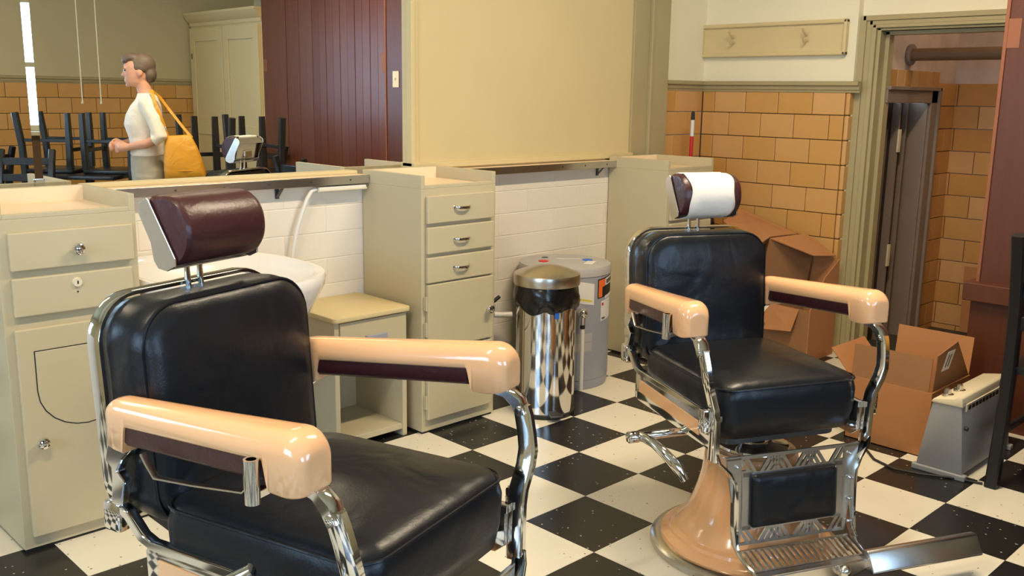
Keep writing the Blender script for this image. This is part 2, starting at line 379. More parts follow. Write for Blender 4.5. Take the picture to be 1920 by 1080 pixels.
MB().loft([[(x, YB-.02+a, 1.45+b) for a, b in pr2] for x in (2.53, 4.36)]).build('rail_moulding', M['olive'], wall_rear, 30)
HL = [(.4, 2.2, 1.0, 2.35)]
wall_left = struct('wall_left', wall_with_holes(MB(), 'x', XL-.14, XL, YB-.1, 3.6, 0, ZC, HL), M['plaster_tan'])
ceiling = struct('ceiling', MB().box(XL-.14, 5.2, YB-.14, 3.62, ZC, ZC+.1), M['plaster_tan'])
def window(n, axis, p, h):
    u0, u1, z0, z1 = h; d = .09; t = .05
    def bx(mb, a, b, c, e, dd=d):
        return mb.box(a, b, p-dd, p, c, e) if axis == 'y' else mb.box(p-dd, p, a, b, c, e)
    f = MB(); bx(f, u0, u0+t, z0, z1); bx(f, u1-t, u1, z0, z1); bx(f, u0+t, u1-t, z1-t, z1); bx(f, u0+t, u1-t, z0, z0+t)
    zm = (z0+z1)/2; bx(f, u0+t, u1-t, zm-.02, zm+.02, .06)
    w = struct('window_%d' % n, f, M['cream'], None, 0, .004)
    for a, b in ((z0+t, zm-.02), (zm+.02, z1-t)):
        g = MB(); bx(g, u0+t, u1-t, a, b, .006); o = g.build('pane', M['glass'], w); o.location[1 if axis == 'y' else 0] = -.03
    s = MB(); (s.box(u0-.06, u1+.06, p-.02, p+.09, z0-.035, z0) if axis == 'y' else s.box(p-.02, p+.09, u0-.06, u1+.06, z0-.035, z0)); s.build('sill', M['cream'], w, 0, .004)
    c = ((u0+u1)/2, (z0+z1)/2)
    if axis == 'y': area('window_portal', (c[0], p-.115, c[1]), (u1-u0, z1-z0), 1, (1, 1, 1), (PI/2, 0, 0), True)
    else: area('window_portal', (p-.115, c[0], c[1]), (z1-z0, u1-u0), 1, (1, 1, 1), (0, -PI/2, 0), True)
window(1, 'y', YB-.02, HR[0]); window(2, 'y', YB-.02, HR[1]); window(3, 'x', XL, HL[0])

# ---- ceiling lamps
for k, x in enumerate((.2, 2.9)):
    t = thing('ceiling_light', ('long fluorescent ceiling light beyond the first barber chair', 'long fluorescent ceiling light over the second barber chair')[k], 'ceiling light', (x, 1.45, ZC), 0, 'fluorescent ceiling lights')
    MB().box(-.62, .62, -.11, .11, -.05, 0).build('housing', M['white_plastic'], t, 0, .006)
    MB().loft([[(x_, y, z) for y, z in ((-.085, -.05), (-.08, -.075), (-.05, -.09), (.05, -.09), (.08, -.075), (.085, -.05))] for x_ in (-.6, .6)]).build('diffuser', M['tube_glow'], t, 30)
    a = area('lamp_tube', (x, 1.45, ZC-.10), (1.2, .16), LAMP_POWER[k], LAMP_COLOR)

# ---- mahogany partition on the right and the closet beside it
part = struct('wall_partition', MB().box(4.365, 4.42, -.65, 1.505, 0, ZC), M['wood_dark'])
part['label'] = 'mahogany board partition'
MB().box(4.345, 4.37, -.65, -.276, .56, ZC).build('stile', M['wood_red'], part, 0, .003)
MB().box(4.345, 4.37, 1.112, 1.50, .56, ZC).build('stile', M['wood_dark'], part, 0, .003)
MB().box(4.338, 4.37, 1.098, 1.112, .56, ZC).build('edge_strip', M['wood_patch'], part, 0, .002)
MB().box(4.340, 4.37, 1.50, 1.515, .56, ZC).build('edge_strip', M['wood_patch'], part, 0, .002)
n = 14; wdt = (1.098+.276)/n
pm = MB().box(0, .018, .001, wdt-.001, .56, ZC).mesh('plank', M['wood_red'], 0, .003)
for k in range(n): link('plank', pm, part, (4.352-.002*(k % 2), -.276+k*wdt, 0))
MB().box(4.28, 4.44, -.65, 1.545, .56, .64).build('ledge_cap', M['wood_dark'], part, 0, .004)
MB().box(4.32, 4.365, -.65, 1.52, 0, .56).build('wainscot', M['wood_dark'], part, 0, .002)
for (y, z0, z1, dy, xx) in ((1.48, 1.635, 1.754, .03, 4.344), (1.07, 1.56, 1.70, .022, 4.349), (-.61, 1.58, 1.68, .03, 4.344)):
    MB().box(xx-.0015, xx+.002, y-dy, y+dy, z0, z1).build('bare_patch', M['wood_patch'], part, 0)
sw = thing('light_switch', 'ivory toggle light switch on the mahogany partition', 'light switch', (4.345, 1.225, 1.51))
MB().box(-.006, 0, -.036, .036, -.058, .058).build('plate', M['ivory'], sw, 0, .002)
MB().box(-.018, -.005, -.005, .005, -.004, .012).build('toggle', M['white_plastic'], sw, 0, .002)

cl = thing('wall_closet', 'tall cream built-in closet with two panelled doors', 'closet', (4.35, -1.32, 0))
MB().box(0, .62, -.655, .665, 0, 2.06).build('body', M['cream2'], cl, 0, .003)
MB().loft([[(.02-a, y, 2.0+b) for a, b in ((0, 0), (.03, 0), (.035, .03), (.06, .05), (.09, .10), (.09, .12), (0, .12))] for y in (-.655, .668)]).build('crown', M['cream2'], cl, 30)
for y0, y1 in ((-.63, .0), (.012, .64)):
    d = MB().box(-.018, 0, y0, y1, .1, 1.98).build('door', M['cream2'], cl, 0, .003)
    f = MB().box(-.03, -.018, y0, y0+.09, .1, 1.98).box(-.03, -.018, y1-.09, y1, .1, 1.98).box(-.03, -.018, y0+.09, y1-.09, 1.86, 1.98).box(-.03, -.018, y0+.09, y1-.09, 1.0, 1.1).box(-.03, -.018, y0+.09, y1-.09, .1, .25)
    f.build('door_frame', M['cream2'], d, 0, .003)
MB().box(-.036, -.03, -.60, -.585, 1.70, 1.75).build('latch', M['dark_metal'], cl, 0, .002)

# ================================================================== MIRROR AND LEDGE
mirror = thing('wall_mirror', 'large wall mirror above the ledge reflecting the other side of the room', 'mirror', (0, YM, 1.08))
MB().box(1.130, 2.70, 0, .008, 0, 1.55).build('mirror_pane', M['mirror'], mirror, 0)
MB().box(XL+.1, 1.104, 0, .008, 0, 1.55).build('mirror_pane', M['mirror'], mirror, 0)
# bevelled joint between the two panes
bv = MB().add([(1.104, .0, 0), (1.130, -.0024, 0), (1.130, .0, 0), (1.104, .0, 1.55), (1.130, -.0024, 1.55), (1.130, .0, 1.55)], [(0, 1, 4, 3), (1, 2, 5, 4), (0, 3, 5, 2), (0, 2, 1), (3, 4, 5)])
bv.build('bevelled_joint', M['mirror'], mirror, 0)
MB().box(1.101, 1.133, -.010, -.002, -.006, .028).build('mirror_clip', M['chrome'], mirror, 0, .002)

def ledge(name, label, x0, x1, z):
    t = thing(name, label, 'ledge', ((x0+x1)/2, 3.33, z)); h = (x1-x0)/2
    MB().box(-h, h, .004, .12, -.012, 0).build('board', M['formica'], t, 0, .001)
    MB().box(-h, h, 0, .005, -.034, .001).build('metal_edging', M['chrome_old'], t, 0, .0008)
    k = int((x1-x0)/.17)
    sm = MB().cyl((0, -.001, 0), (0, .001, 0), .004, n=8).mesh('screw', M['dark_metal'], 0)
    for i in range(k): link('screw', sm, t, (-h+(i+.5)*2*h/k, 0, -.016))
    MB().box(-h, h, .085, .118, 0, .014).build('back_moulding', M['cream2'], t, 0, .003)
    return t
ledge('mirror_ledge', 'narrow metal edged ledge below the mirror left of the middle cabinet', 1.255, 2.402, 1.07)
ledge('mirror_ledge', 'narrow metal edged ledge below the cream board between two cabinets', 2.826, 4.05, 1.07)

# ================================================================== BARBER CHAIRS
def chair_point(t): return t
def make_chair(name, label, base, phi, dz, paper, lever_up):
    t = thing(name, label, 'barber chair', (base[0], base[1], 0), -phi, 'barber chairs')
    ch, en, le, ma = M['chrome'], M['enamel'], M['leather'], M['maroon']
    # pedestal
    MB().lathe([(.20, 0), (.300, 0), (.306, .010), (.303, .022), (.290, .032), (.272, .034), (.26, .03)], 64).build('base_ring', M['chrome_old'], t)
    MB().lathe([(.20, .02), (.274, .028), (.270, .044), (.256, .052), (.246, .056), (.242, .066), (.228, .072), (.222, .084), (.205, .100), (.188, .13), (.172, .17),
                (.160, .21), (.151, .25), (.146, .29), (.143, .325), (.136, .338), (.10, .342)], 64).build('pedestal', en, t, 40)
    MB().lathe([(.11, .33), (.115, .345), (.112, .352), (.07, .358), (.062, .364), (.062, .418+dz)], 40).build('piston', ch, t, 40)
    z = dz
    MB().prism(rrect(.20, .20, .04, 4, 0, -.05), 2, .415+z, .445+z).build('seat_plate', M['dark_metal'], t, 30)
    # seat cushion
    secs = []
    for zz, ins, r in ((.440, .020, .05), (.448, .006, .055), (.50, -.004, .06), (.56, -.006, .06), (.590, .000, .06), (.602, .008, .06), (.612, .03, .06), (.620, .08, .06), (.624, .14, .05), (.625, .19, .03)):
        secs.append([(x, y-.055, zz+z) for x, y in rrect(.238-ins, .248-ins, r if ins < .15 else .02, 8)])
    s = MB().loft(secs).build('seat_cushion', le, t, 60)
    pipe = [(x, y-.055, .594+z) for x, y in rrect(.240, .250, .06, 8)]
    MB().tube(pipe, .0035, 6, True).build('piping', le, s)
    # backrest cushion: outline in x,z swept forward in y
    secs = []
    for yy, ins in ((-.425, .012), (-.420, .004), (-.40, .0), (-.345, -.003), (-.315, .0), (-.300, .010), (-.291, .035), (-.286, .08), (-.284, .14), (-.284, .19)):
        r = max(.02, .085-ins*.5)
        sec = []
        for x, q in rrect(.228-ins, .222-ins, r, 8, 0, .745):
            k = max(0, (q-.745)/.222); wr = .004*math.sin(x*31+q*17)*math.sin(q*41-x*9)*(1 if yy > -.32 else 0)
            lean = -.03*(q-.53)/.44
            sec.append((x, yy+lean+wr+(.018 if yy > -.3 and q < .6 else 0), q+z))
        secs.append(sec)
    b = MB().loft(secs).build('backrest', le, t, 60)
    MB().tube([(x, -.309-.03*(q-.53)/.44, q+z) for x, q in rrect(.226, .220, .085, 8, 0, .745)], .0035, 6, True).build('piping', le, b)
    # chrome band around the back
    half = [p for p in rrect(.236, .226, .092, 8, 0, .746)]
    band = [p for p in half if p[1] > .56]
    band.sort(key=lambda p: math.atan2(p[1]-.60, p[0]))
    path = [(x, -.428-.03*(q-.53)/.44, q+z) for x, q in band]
    MB().strap([(.236, -.428, .53+z)]+path+[(-.236, -.428, .53+z)], (0, 1, 0), .034, .009).build('back_band', ch, t, 40)
    MB().prism(rrect(.222, .215, .08, 6, 0, .742), 1, -.470, -.435).build('back_panel', M['black'], t, 30).location.z = z
    # side frames with enamel inlay, rear brackets
    for sx in (1, -1):
        X = .246*sx
        pl = [(-.325, .425+z), (-.300, .418+z), (.16, .410+z), (.185, .43+z), (.185, .512+z), (-.29, .518+z), (-.325, .505+z)]
        MB().prism(pl, 0, X-.007, X+.007).build('side_plate', ch, t, 30, .003)
        MB().strap([(X, -.425, .572+z), (X, -.400, .578+z), (X, -.370, .563+z), (X, -.335, .527+z), (X, -.305, .516+z), (X, .0, .515+z), (X, .19, .513+z)], (1, 0, 0), .024, .018).build('side_rail', ch, t, 40)
        xi = X+.0085*sx
        MB().prism([(-.290, .452+z), (.10, .436+z), (.10, .478+z), (-.290, .492+z)], 0, xi-.002, xi+.002).build('side_inlay', en, t, 0, .001)
        MB().box(X-.016, X+.016, -.432, -.385, .522+z, .584+z).build('rear_bracket', ch, t, 30, .008)
        # arm bracket on the back
        MB().prism([(-.400, .585+z), (-.372, .585+z), (-.358, .635+z), (-.378, .655+z), (-.362, .68+z), (-.335, .705+z), (-.33, .735+z), (-.385, .735+z), (-.402, .70+z), (-.410, .672+z), (-.392, .655+z)], 0, .254*sx-.010, .254*sx+.010).build('arm_bracket', M['chrome'], t, 0, .003)
        # armrest: enamel cap bridging a leather bar
        bs = [-.386+.05*(1-math.cos(PI/2*k/10)) for k in range(10)]+[-.336+.396*k/36 for k in range(36)]+[.06+.04*k/14 for k in range(14)]+[.10+.012*k/2 for k in range(2)]+[.112+.050*math.sin(PI/2*k/12) for k in range(13)]
        bs = sorted(set([round(q, 5) for q in bs]+[-.325+.002*k for k in range(18)])); secs = []
        def arm_at(b):
            u = (b+.306)/.348
            return .2655+.0345*u, .0325+.011*u       # centre, half width
        for b_ in bs:
            c, hw = arm_at(b_); top = .812+.088*(b_+.306)
            e0, e1 = (b_+.386), (.162-b_)
            if e0 < .05: f = math.sqrt(max(0, 1-(1-e0/.05)**2)); hw *= .35+.65*f; top -= .030*(1-f)
            if e1 < .050: f = math.sqrt(max(0, 1-(1-e1/.050)**2)); hw *= .45+.55*f; top -= .040*(1-f)
            mid = .764+.085*(b_+.306); lowb, lowf = .712, .747
            def blend(a, b, t_): t_ = max(0, min(1, t_)); t_ = t_*t_*(3-2*t_); return a+(b-a)*t_
            zb = mid
            if b_ < -.29: zb = blend(lowb, mid, (b_+.318)/.012)
            if b_ > .055: zb = blend(mid, lowf, (b_-.072)/.016)
            if e1 < .050: zb += .012*(1-f)
            zb = min(zb, top-.012)
            h = top-zb; rr_ = min(.034, h*.75, hw*.86); sec = []
            for k in range(7):
                a = PI/2*k/6; sec.append((c+hw-rr_+rr_*math.cos(a), top-rr_+rr_*math.sin(a)))
            for k in range(7):
                a = PI/2+PI/2*k/6; sec.append((c-hw+rr_+rr_*math.cos(a), top-rr_+rr_*math.sin(a)))
            q = .004; sec += [(c-hw, zb+q), (c-hw+q, zb), (c+hw-q, zb), (c+hw, zb+q)]
            secs.append([(x*sx, b_, zz+z) for x, zz in sec])
        arm = MB().loft(secs).build('armrest', en, t, 50)
        secs = []
        for i in range(13):
            b_ = -.312+.385*i/12; c, hw = arm_at(b_); mid = .766+.085*(b_+.306); hw -= .004; lo = mid-.040
            secs.append([(x*sx, b_, zz+z) for x, zz in ((c+hw, mid), (c-hw, mid), (c-hw, lo+.010), (c-hw+.006, lo+.002), (c-hw+.014, lo), (c+hw-.014, lo), (c+hw-.006, lo+.002), (c+hw, lo+.010))])
        MB().loft(secs).build('arm_padding', ma, arm, 40)
        # front strut: swan neck, pivot, lower leg
        MB().strap([(.296*sx, .085, .750+z), (.299*sx, .120, .752+z), (.303*sx, .152, .747+z), (.306*sx, .176, .730+z), (.307*sx, .190, .704+z)], (1, 0, 0), .032, [.014, .017, .022, .028, .022]).build('arm_neck', ch, t, 50)
        st = MB().strap([(.306*sx, .182, .725+z), (.305*sx, .190, .705+z), (.301*sx, .200, .665+z), (.297*sx, .206, .632+z), (.288*sx, .206, .60+z), (.270*sx, .200, .552+z), (.264*sx, .199, .52+z), (.262*sx, .199, .46+z), (.262*sx, .199, .395+z)], (0, 1, 0), .040, .018).build('front_strut', ch, t, 50)
        MB().cyl((.288*sx, .185, .716+z), (.324*sx, .185, .716+z), .009, n=14).build('pivot_screw', ch, st, 40, .002)
        MB().box(min(.27*sx, .30*sx), max(.27*sx, .30*sx), .165, .20, .478+z, .548+z).build('lock_box', ch, t, 30, .006)
        # footrest side flange
        MB().strap([(.262*sx, .205, .42+z), (.255*sx, .212, .395+z), (.225*sx, .222, .365+z), (.207*sx, .228, .330+z), (.203*sx, .233, .27+z), (.203*sx, .238, .20+z), (.203*sx, .246, .145+z), (.198*sx, .275, .118+z), (.195*sx, .34, .102+z)], (0, 1, 0), .034, .008).build('footrest_flange', ch, t, 45)
    # strap handle and tube holder on the outer side of one arm
    MB().strap([(.318, -.235, .738+z), (.319, -.222, .722+z), (.322, -.200, .702+z), (.326, -.10, .712+z), (.331, .018, .728+z), (.332, .026, .735+z), (.332, .026, .760+z)], (1, 0, 0), .013, .004).build('towel_strap', M['chrome_old'], t, 30)
    MB().lathe([(.0085, .728), (.0125, .728), (.0125, .802), (.0085, .802), (.0085, .735)], 18, (.357, .062, z), True).build('tube_holder', ch, t, 40)
    MB().box(.325, .352, .054, .07, .733+z, .748+z).build('holder_bracket', ch, t, 0, .002)
    # footrest plate with slotted borders and pad
    def pb(q): return .213+(.40-q)*.075
    fr = MB()
    def quad(pts, th=.006):
        fr.loft([[(x, pb(q)-th/2, q+z) for x, q in pts], [(x, pb(q)+th/2, q+z) for x, q in pts]])
    def edge(q): return .228-(.40-q)*.16
    quad([(-edge(.404), .404), (edge(.404), .404), (edge(.394), .394), (-edge(.394), .394)])
    quad([(-.172, .354), (.172, .354), (.172, .340), (-.172, .340)])
    quad([(-.172, .194), (.172, .194), (.172, .182), (-.172, .182)])
    quad([(-edge(.144), .144), (edge(.144), .144), (edge(.136), .136), (-edge(.136), .136)])
    for sx in (1, -1):
        quad([(.142*sx, .36), (.142*sx, .18), (.178*sx, .18), (.178*sx, .36)])
        quad([(.178*sx, .40), (edge(.4)*sx, .40), (edge(.14)*sx, .14), (.178*sx, .14), (.172*sx, .25)])
    for z0, z1 in ((.352, .396), (.142, .184)):
        for g in range(6):
            x0 = -.18+g*.06; sg = 1 if g % 2 else -1
            for k in range(3):
                a = x0+k*.02+.004; d = .030*sg
                c0, c1 = (a, a+.0125), (a+d, a+d+.0125)
                lim = lambda x: max(-.182, min(.182, x))
                if lim(c0[1])-lim(c0[0]) > .002 and lim(c1[1])-lim(c1[0]) > .002:
                    quad([(lim(c0[0]), z0), (lim(c0[1]), z0), (lim(c1[1]), z1), (lim(c1[0]), z1)], .005)
    plate = fr.build('footrest_plate', M['satin'], t, 0)
    secs = []
    for dy, ins in ((.0, .0), (.010, -.002), (.018, .004), (.023, .016), (.025, .04)):
        secs.append([(x, pb(q)+dy, q+z) for x, q in rrect(.146-ins, .078-ins, .012, 4, 0, .268)])
    MB().loft(secs).build('footrest_pad', le, plate, 60)
    rv = MB().ball((0, 0, 0), .0055, 6).mesh('rivet', ch, 40)
    for sx in (1, -1):
        for q in (.375, .30, .235, .165): link('rivet', rv, plate, (.195*sx, pb(q)+.008, q+z))
    # foot grille and tread
    g = MB()
    g.box(-.19, .19, .244, .250, .118+z, .126+z); g.box(-.19, .19, .335, .341, .098+z, .108+z)
    for k in range(20):
        x = -.185+k*.0195
        g.add([(x, .246, .119+z), (x+.008, .246, .119+z), (x+.016, .338, .100+z), (x+.008, .338, .100+z), (x, .246, .125+z), (x+.008, .246, .125+z), (x+.016, .338, .107+z), (x+.008, .338, .107+z)],
              [(0, 1, 2, 3), (4, 7, 6, 5), (0, 4, 5, 1), (1, 5, 6, 2), (2, 6, 7, 3), (3, 7, 4, 0)])
    g.build('foot_grille', M['chrome_old'], t, 0)
    MB().prism([(.20, .078), (.20, .108), (-.15, .112), (-.175, .105), (-.175, .085), (-.10, .055), (.10, .055)], 1, .345, .375).build('tread_bracket', M['chrome_old'], t, 0, .004).location.z = z
    MB().loft([[(x, y, q+z) for y, q in ((.345, .082), (.392, .070), (.402, .074), (.404, .080), (.374, .128), (.366, .132), (.345, .126))] for x in (-.165, -.565)]).build('foot_tread', M['satin'], t, 30, .004)
    MB().ball((-.075, .385, .092+z), .02, 8).build('tread_bolt', M['chrome_old'], t, 40)
    # pump lever
    ax = z+.412
    MB().cyl((.06, .0, ax), (.43, .0, ax), .013, n=16).build('lever_shaft', ch, t, 40, .002)
    lv = [(.395, 0, 0), (.392, .03, .004), (.385, .07, .002), (.368, .115, -.018), (.345, .148, -.050), (.328, .160, -.085)]
    ca, sa = math.cos(lever_up), math.sin(lever_up)
    MB().tube([(x, y*ca-q*sa, ax+y*sa+q*ca) for x, y, q in lv], [.015, .014, .014, .016, .018, .012], 14).build('pump_lever', ch, t, 50)
    MB().cyl((.40, 0, ax), (.436, 0, ax), .018, n=18).build('lever_knob', ch, t, 40, .003)
    # headrest posts and headrest
    for sx in (1, -1): MB().cyl((.017*sx, -.432, .93+z), (.017*sx, -.438, 1.05+z), .0062, n=12).build('headrest_post', ch, t, 40)
    hx, hy, hz, tl = -.026, -.434, 1.022+z, math.radians(13)
    def hp(x, y, q): y, q = y*.95, q*.90; return (hx+x, hy+y*math.cos(tl)-q*math.sin(tl), hz+y*math.sin(tl)+q*math.cos(tl))
    prof = [(.0, .0), (.030, -.012), (.060, -.006), (.085, .018), (.098, .052), (.098, .088), (.084, .120), (.058, .140), (.026, .146), (.0, .140)]
    sm = []
    for i in range(len(prof)):
        p0, p1, p2, p3 = (prof[(i+k-1) % len(prof)] for k in range(4))
        if i == len(prof)-1: sm.append(p1); continue
        for k in range(4):
            q = k/4; sm.append(tuple(.5*(2*b+(c_-a)*q+(2*a-5*b+4*c_-d_)*q*q+(3*b-a-3*c_+d_)*q**3) for a, b, c_, d_ in zip(p0, p1, p2, p3)))
    prof = sm
    def sec(x, ins): cy, cz = .04, .068; return [hp(x, cy+(y-cy)*(1-ins), cz+(q-cz)*(1-ins)) for y, q in prof]
    hb = MB().loft([sec(-.109, .20), sec(-.108, .08), sec(-.102, .02), sec(-.094, .0), sec(.094, .0), sec(.102, .02), sec(.108, .08), sec(.109, .20)]).build('headrest', ma, t, 45)
    for sx in (1, -1):
        poly = [(-.030, .120), (-.022, .142), (.004, .150), (.010, .140), (.052, .004), (.046, -.014), (.020, -.020), (-.006, -.010), (-.014, .010), (-.012, .05)]
        MB().loft([[hp((.111+d)*sx, y, q) for y, q in poly] for d in (0, .004)]).build('end_plate', M['chrome_old'], hb, 0, .0015)
    MB().loft([[hp(x, y, q) for y, q in ((-.030, .118), (-.002, .146), (.004, .142), (-.022, .114))] for x in (-.111, .111)]).build('back_flange', M['chrome_old'], hb, 30)
    MB().loft([[hp(x, y, q) for y, q in ((-.014, .010), (.012, -.018), (.016, -.012), (-.008, .014))] for x in (-.111, .111)]).build('back_flange', M['chrome_old'], hb, 30)
    MB().box(-.035+hx, .035+hx, -.462, -.425, 1.04+z, 1.08+z).build('post_clamp', M['chrome_old'], hb, 0, .006)
    if paper:
        cy, cz = .04, .068
        secs = []
        for x, w in ((-.080, 0), (-.07, .002), (0, .001), (.05, .003), (.086, .001)):
            loop = [(cy+(y-cy)*(1.035+w*4), cz+(q-cz)*(1.035+w*3)) for y, q in prof]
            secs.append([hp(x+.004*math.sin(k_*.5+x*90), y, q) for k_, (y, q) in enumerate(loop)])
        pc = MB().loft(secs, False).build('paper_cover', M['paper'], hb, 60)
        sd = pc.modifiers.new('thick', 'SOLIDIFY'); sd.thickness = .0012; sd.offset = 1
    return t
make_chair('barber_chair', 'black leather barber chair with bare maroon headrest beside the sink', (1.016, 1.444), math.radians(163.33), .049, False, math.radians(110))
make_chair('barber_chair', 'black leather barber chair with white paper over its headrest', (2.54, 1.50), math.radians(205.21), 0.0, True, 0.0)

# ================================================================== CABINETS ALONG THE MIRROR WALL
def bow_handle(parent, x, z):
    o = MB()
    o.strap([(x-.045, -.019, z), (x-.036, -.030, z-.001), (x-.018, -.037, z-.003), (x+.018, -.037, z-.003), (x+.036, -.030, z-.001), (x+.045, -.019, z)], (0, 0, 1), [.012, .010, .012, .012, .010, .012], .005)
    return o.build('handle', M['chrome'], parent, 50)
def knob(parent, x, z, r=.019):
    o = MB(); pts = [(.004, 0), (.008, .001), (.006, .012), (r*.8, .016), (r, .022), (r*.9, .030), (r*.5, .035), (.002, .036)]
    o.loft([[(x+q*math.cos(2*PI*k/18), -.018-h, z+q*math.sin(2*PI*k/18)) for k in range(18)] for q, h in pts])
    return o.build('knob', M['chrome'], parent, 30)
def cabinet(label, x0, x1, fronts, name='vanity_cabinet'):
    xc = (x0+x1)/2; h = (x1-x0)/2; D = .398
    t = thing(name, label, 'cabinet', (xc, 2.985, 0), 0, 'vanity cabinets along the mirror wall')
    MB().box(-h, h, 0, D, .010, 1.036).box(-h, -h+.02, 0, D, 1.036, 1.09).box(h-.02, h, 0, D, 1.036, 1.09).box(-h+.02, h-.02, D-.02, D, 1.036, 1.09).box(-h+.02, h-.02, 0, .018, 1.036, 1.05).build('body', M['cream'], t, 0, .0015)
    MB().box(-h+.02, h-.02, .018, D-.02, 1.036, 1.0385).build('tray_surface', M['formica'], t, 0)
    MB().box(-h+.02, h-.02, D-.024, D-.02, 1.038, 1.088).build('tray_back_panel', M['formica'], t, 0)
    MB().box(-h+.006, h-.006, .006, D, 0, .010).build('base_shadow_strip', M['rubber'], t, 0)  # black toe strip, also painting the shadow gap under the cabinet
    for f in fronts:
        kind, a, b, c, d = f[:5]; a -= xc; b -= xc
        o = MB().box(a, b, -.019, -.001, c, d).build(kind, M['cream'], t, 0, .004)
        for ex in f[5:]:
            if ex[0] == 'bow': bow_handle(o, ex[1]-xc, ex[2])
            elif ex[0] == 'knob': knob(o, ex[1]-xc, ex[2])
            elif ex[0] == 'lock':
                MB().cyl((ex[1]-xc, -.018, ex[2]), (ex[1]-xc, -.026, ex[2]), .015, .013, 18).build('lock', M['ivory'], o, 40)
                MB().box(ex[1]-xc-.002, ex[1]-xc+.002, -.0268, -.0255, ex[2]-.005, ex[2]+.005).build('keyhole', M['ink'], o, 0)
                MB().cyl((ex[1]-xc, -.0185, ex[2]-.03), (ex[1]-xc, -.0195, ex[2]-.03), .003, n=8).build('screw_hole', M['ink'], o, 0)
            elif ex[0] == 'hinge':
                for q in ex[1]: MB().cyl((a-.004, -.012, q-.03), (a-.004, -.012, q+.03), .005, n=8).box(a-.012, a+.006, -.008, -.002, q-.028, q+.028).build('hinge', M['cream'], o, 30)
            elif ex[0] == 'flap':
                fx0, fx1, fz0, fz1 = ex[1]-xc, ex[2]-xc, ex[3], ex[4]; m = (fx0+fx1)/2; hw = (fx1-fx0)/2
                def U(i):
                    pts = [(fx0+i, fz1-i), (fx1-i, fz1-i)]; zr = fz0+.13
                    for k in range(0, 13): a_ = -PI*k/12; pts.append((m+(hw-i)*math.cos(a_), zr+(.13-i)*math.sin(a_)))
                    return pts
                MB().prism(U(0), 1, -.0200, -.0185).build('flap_groove', M['ink'], o, 0)
                MB().prism(U(.003), 1, -.0215, -.0186).build('flap', M['cream'], o, 0, .0012)
    return t
cabinet('cream vanity cabinet with round knobs and a rounded hopper door beside the sink', .835, 1.245, [
    ('drawer', .862, 1.228, .884, .998, ('knob', 1.05, .937)), ('drawer', .862, 1.218, .746, .862, ('lock', 1.045, .833)),
    ('door', .858, 1.222, .05, .708, ('knob', .903, .354), ('flap', .904, 1.19, .382, .639))])
std = lambda x, dz: [('drawer', x+.020, x+.388, .895+dz, 1.008+dz, ('bow', x+.203, .955+dz)), ('drawer', x+.020, x+.388, .77+dz, .88+dz, ('bow', x+.201, .823+dz)), ('drawer', x+.019, x+.387, .65+dz, .755+dz, ('bow', x+.200, .704+dz)),
                     ('door', x+.020, x+.387, .366, .643+dz, ('knob', x+.352, .499), ('hinge', (.565, .455))), ('door', x+.019, x+.384, .062, .358, ('hinge', (.14,)))]
cabinet('cream vanity cabinet with three bow handled drawers left of the trash can', 2.405, 2.815, std(2.405, 0))
c3 = cabinet('cream vanity cabinet half hidden behind the paper covered headrest', 4.045, 4.455, std(4.045, .005))

ns = thing('bedside_cabinet', 'small cream drawer unit with an open bottom between sink and tall cabinet', 'cabinet', (2.185, 3.03, 0))
h = .176
MB().box(-h, -h+.022, 0, .35, 0, .535).box(h-.022, h, 0, .35, 0, .535).box(-h+.022, h-.022, .335, .35, 0, .535).box(-h+.022, h-.022, .004, .335, .03, .055).box(-h+.022, h-.022, .02, .335, .335, .35).build('carcass', M['cream'], ns, 0, .002)
MB().prism(rrect(h+.012, .187, .02, 5, 0, .168), 2, .538, .558).build('top', M['cream2'], ns, 30, .004)
d = MB().box(-h+.024, h-.006, -.006, .012, .345, .532).build('drawer', M['cream'], ns, 0, .003)
MB().box(-.035, .062, -.026, -.006, .447, .468).build('handle', M['tank'], d, 0, .002)

# ---- sink, hose, under-ledge strip
sk = thing('wash_basin', 'deep white porcelain wash basin on the wall behind the first barber chair', 'sink', (1.565, 3.386, .80))
def oval(sc, z, n=48):
    out = []
    for k in range(n):
        a = 2*PI*k/n; c_, s_ = math.cos(a), math.sin(a); e = .62 if s_ > 0 else .9
        x = .305*sc*math.copysign(abs(c_)**e, c_); y = -.375+.37*sc*math.copysign(abs(s_)**e, s_)
        out.append((x, y, z))
    return out
MB().loft([oval(.30, -.32), oval(.45, -.29), oval(.72, -.20), oval(.92, -.08), oval(.985, -.035), oval(1.0, -.010), oval(.985, .004), oval(.94, .006), oval(.88, -.006), oval(.82, -.035), oval(.70, -.13), oval(.45, -.185), oval(.15, -.195)]).build('bowl', M['porcelain'], sk, 60)
MB().box(-.28, .28, -.045, -.002, -.14, .022).build('back_deck', M['porcelain'], sk, 30, .01)
MB().tube([(.0, -.36, -.31), (.0, -.36, -.42), (.0, -.22, -.46), (0, -.003, -.44)], .02, 12).build('drain_pipe', M['chrome'], sk, 50)
hs = MB().tube([(2.150, 3.352, 1.022), (2.128, 3.35, 1.016), (2.105, 3.35, .985), (2.078, 3.352, .92), (2.056, 3.352, .864), (2.036, 3.354, .78), (2.026, 3.356, .713), (2.02, 3.36, .62)], .0085, 10).build('drain_hose', M['white_plastic'], None, 60)
setp(hs, 'thin white plastic hose hanging on the block wall below the ledge', 'hose')
ul = thing('outlet_strip', 'white strip fixture under the ledge beside the tall cabinet', 'outlet strip', (2.272, 3.36, 1.01))
MB().box(-.118, .118, -.028, .028, 0, .020).build('housing', M['white_plastic'], ul, 0, .004)
MB().box(-.118, .118, -.031, -.028, .003, .009).build('lip', M['ivory'], ul, 0, .001)
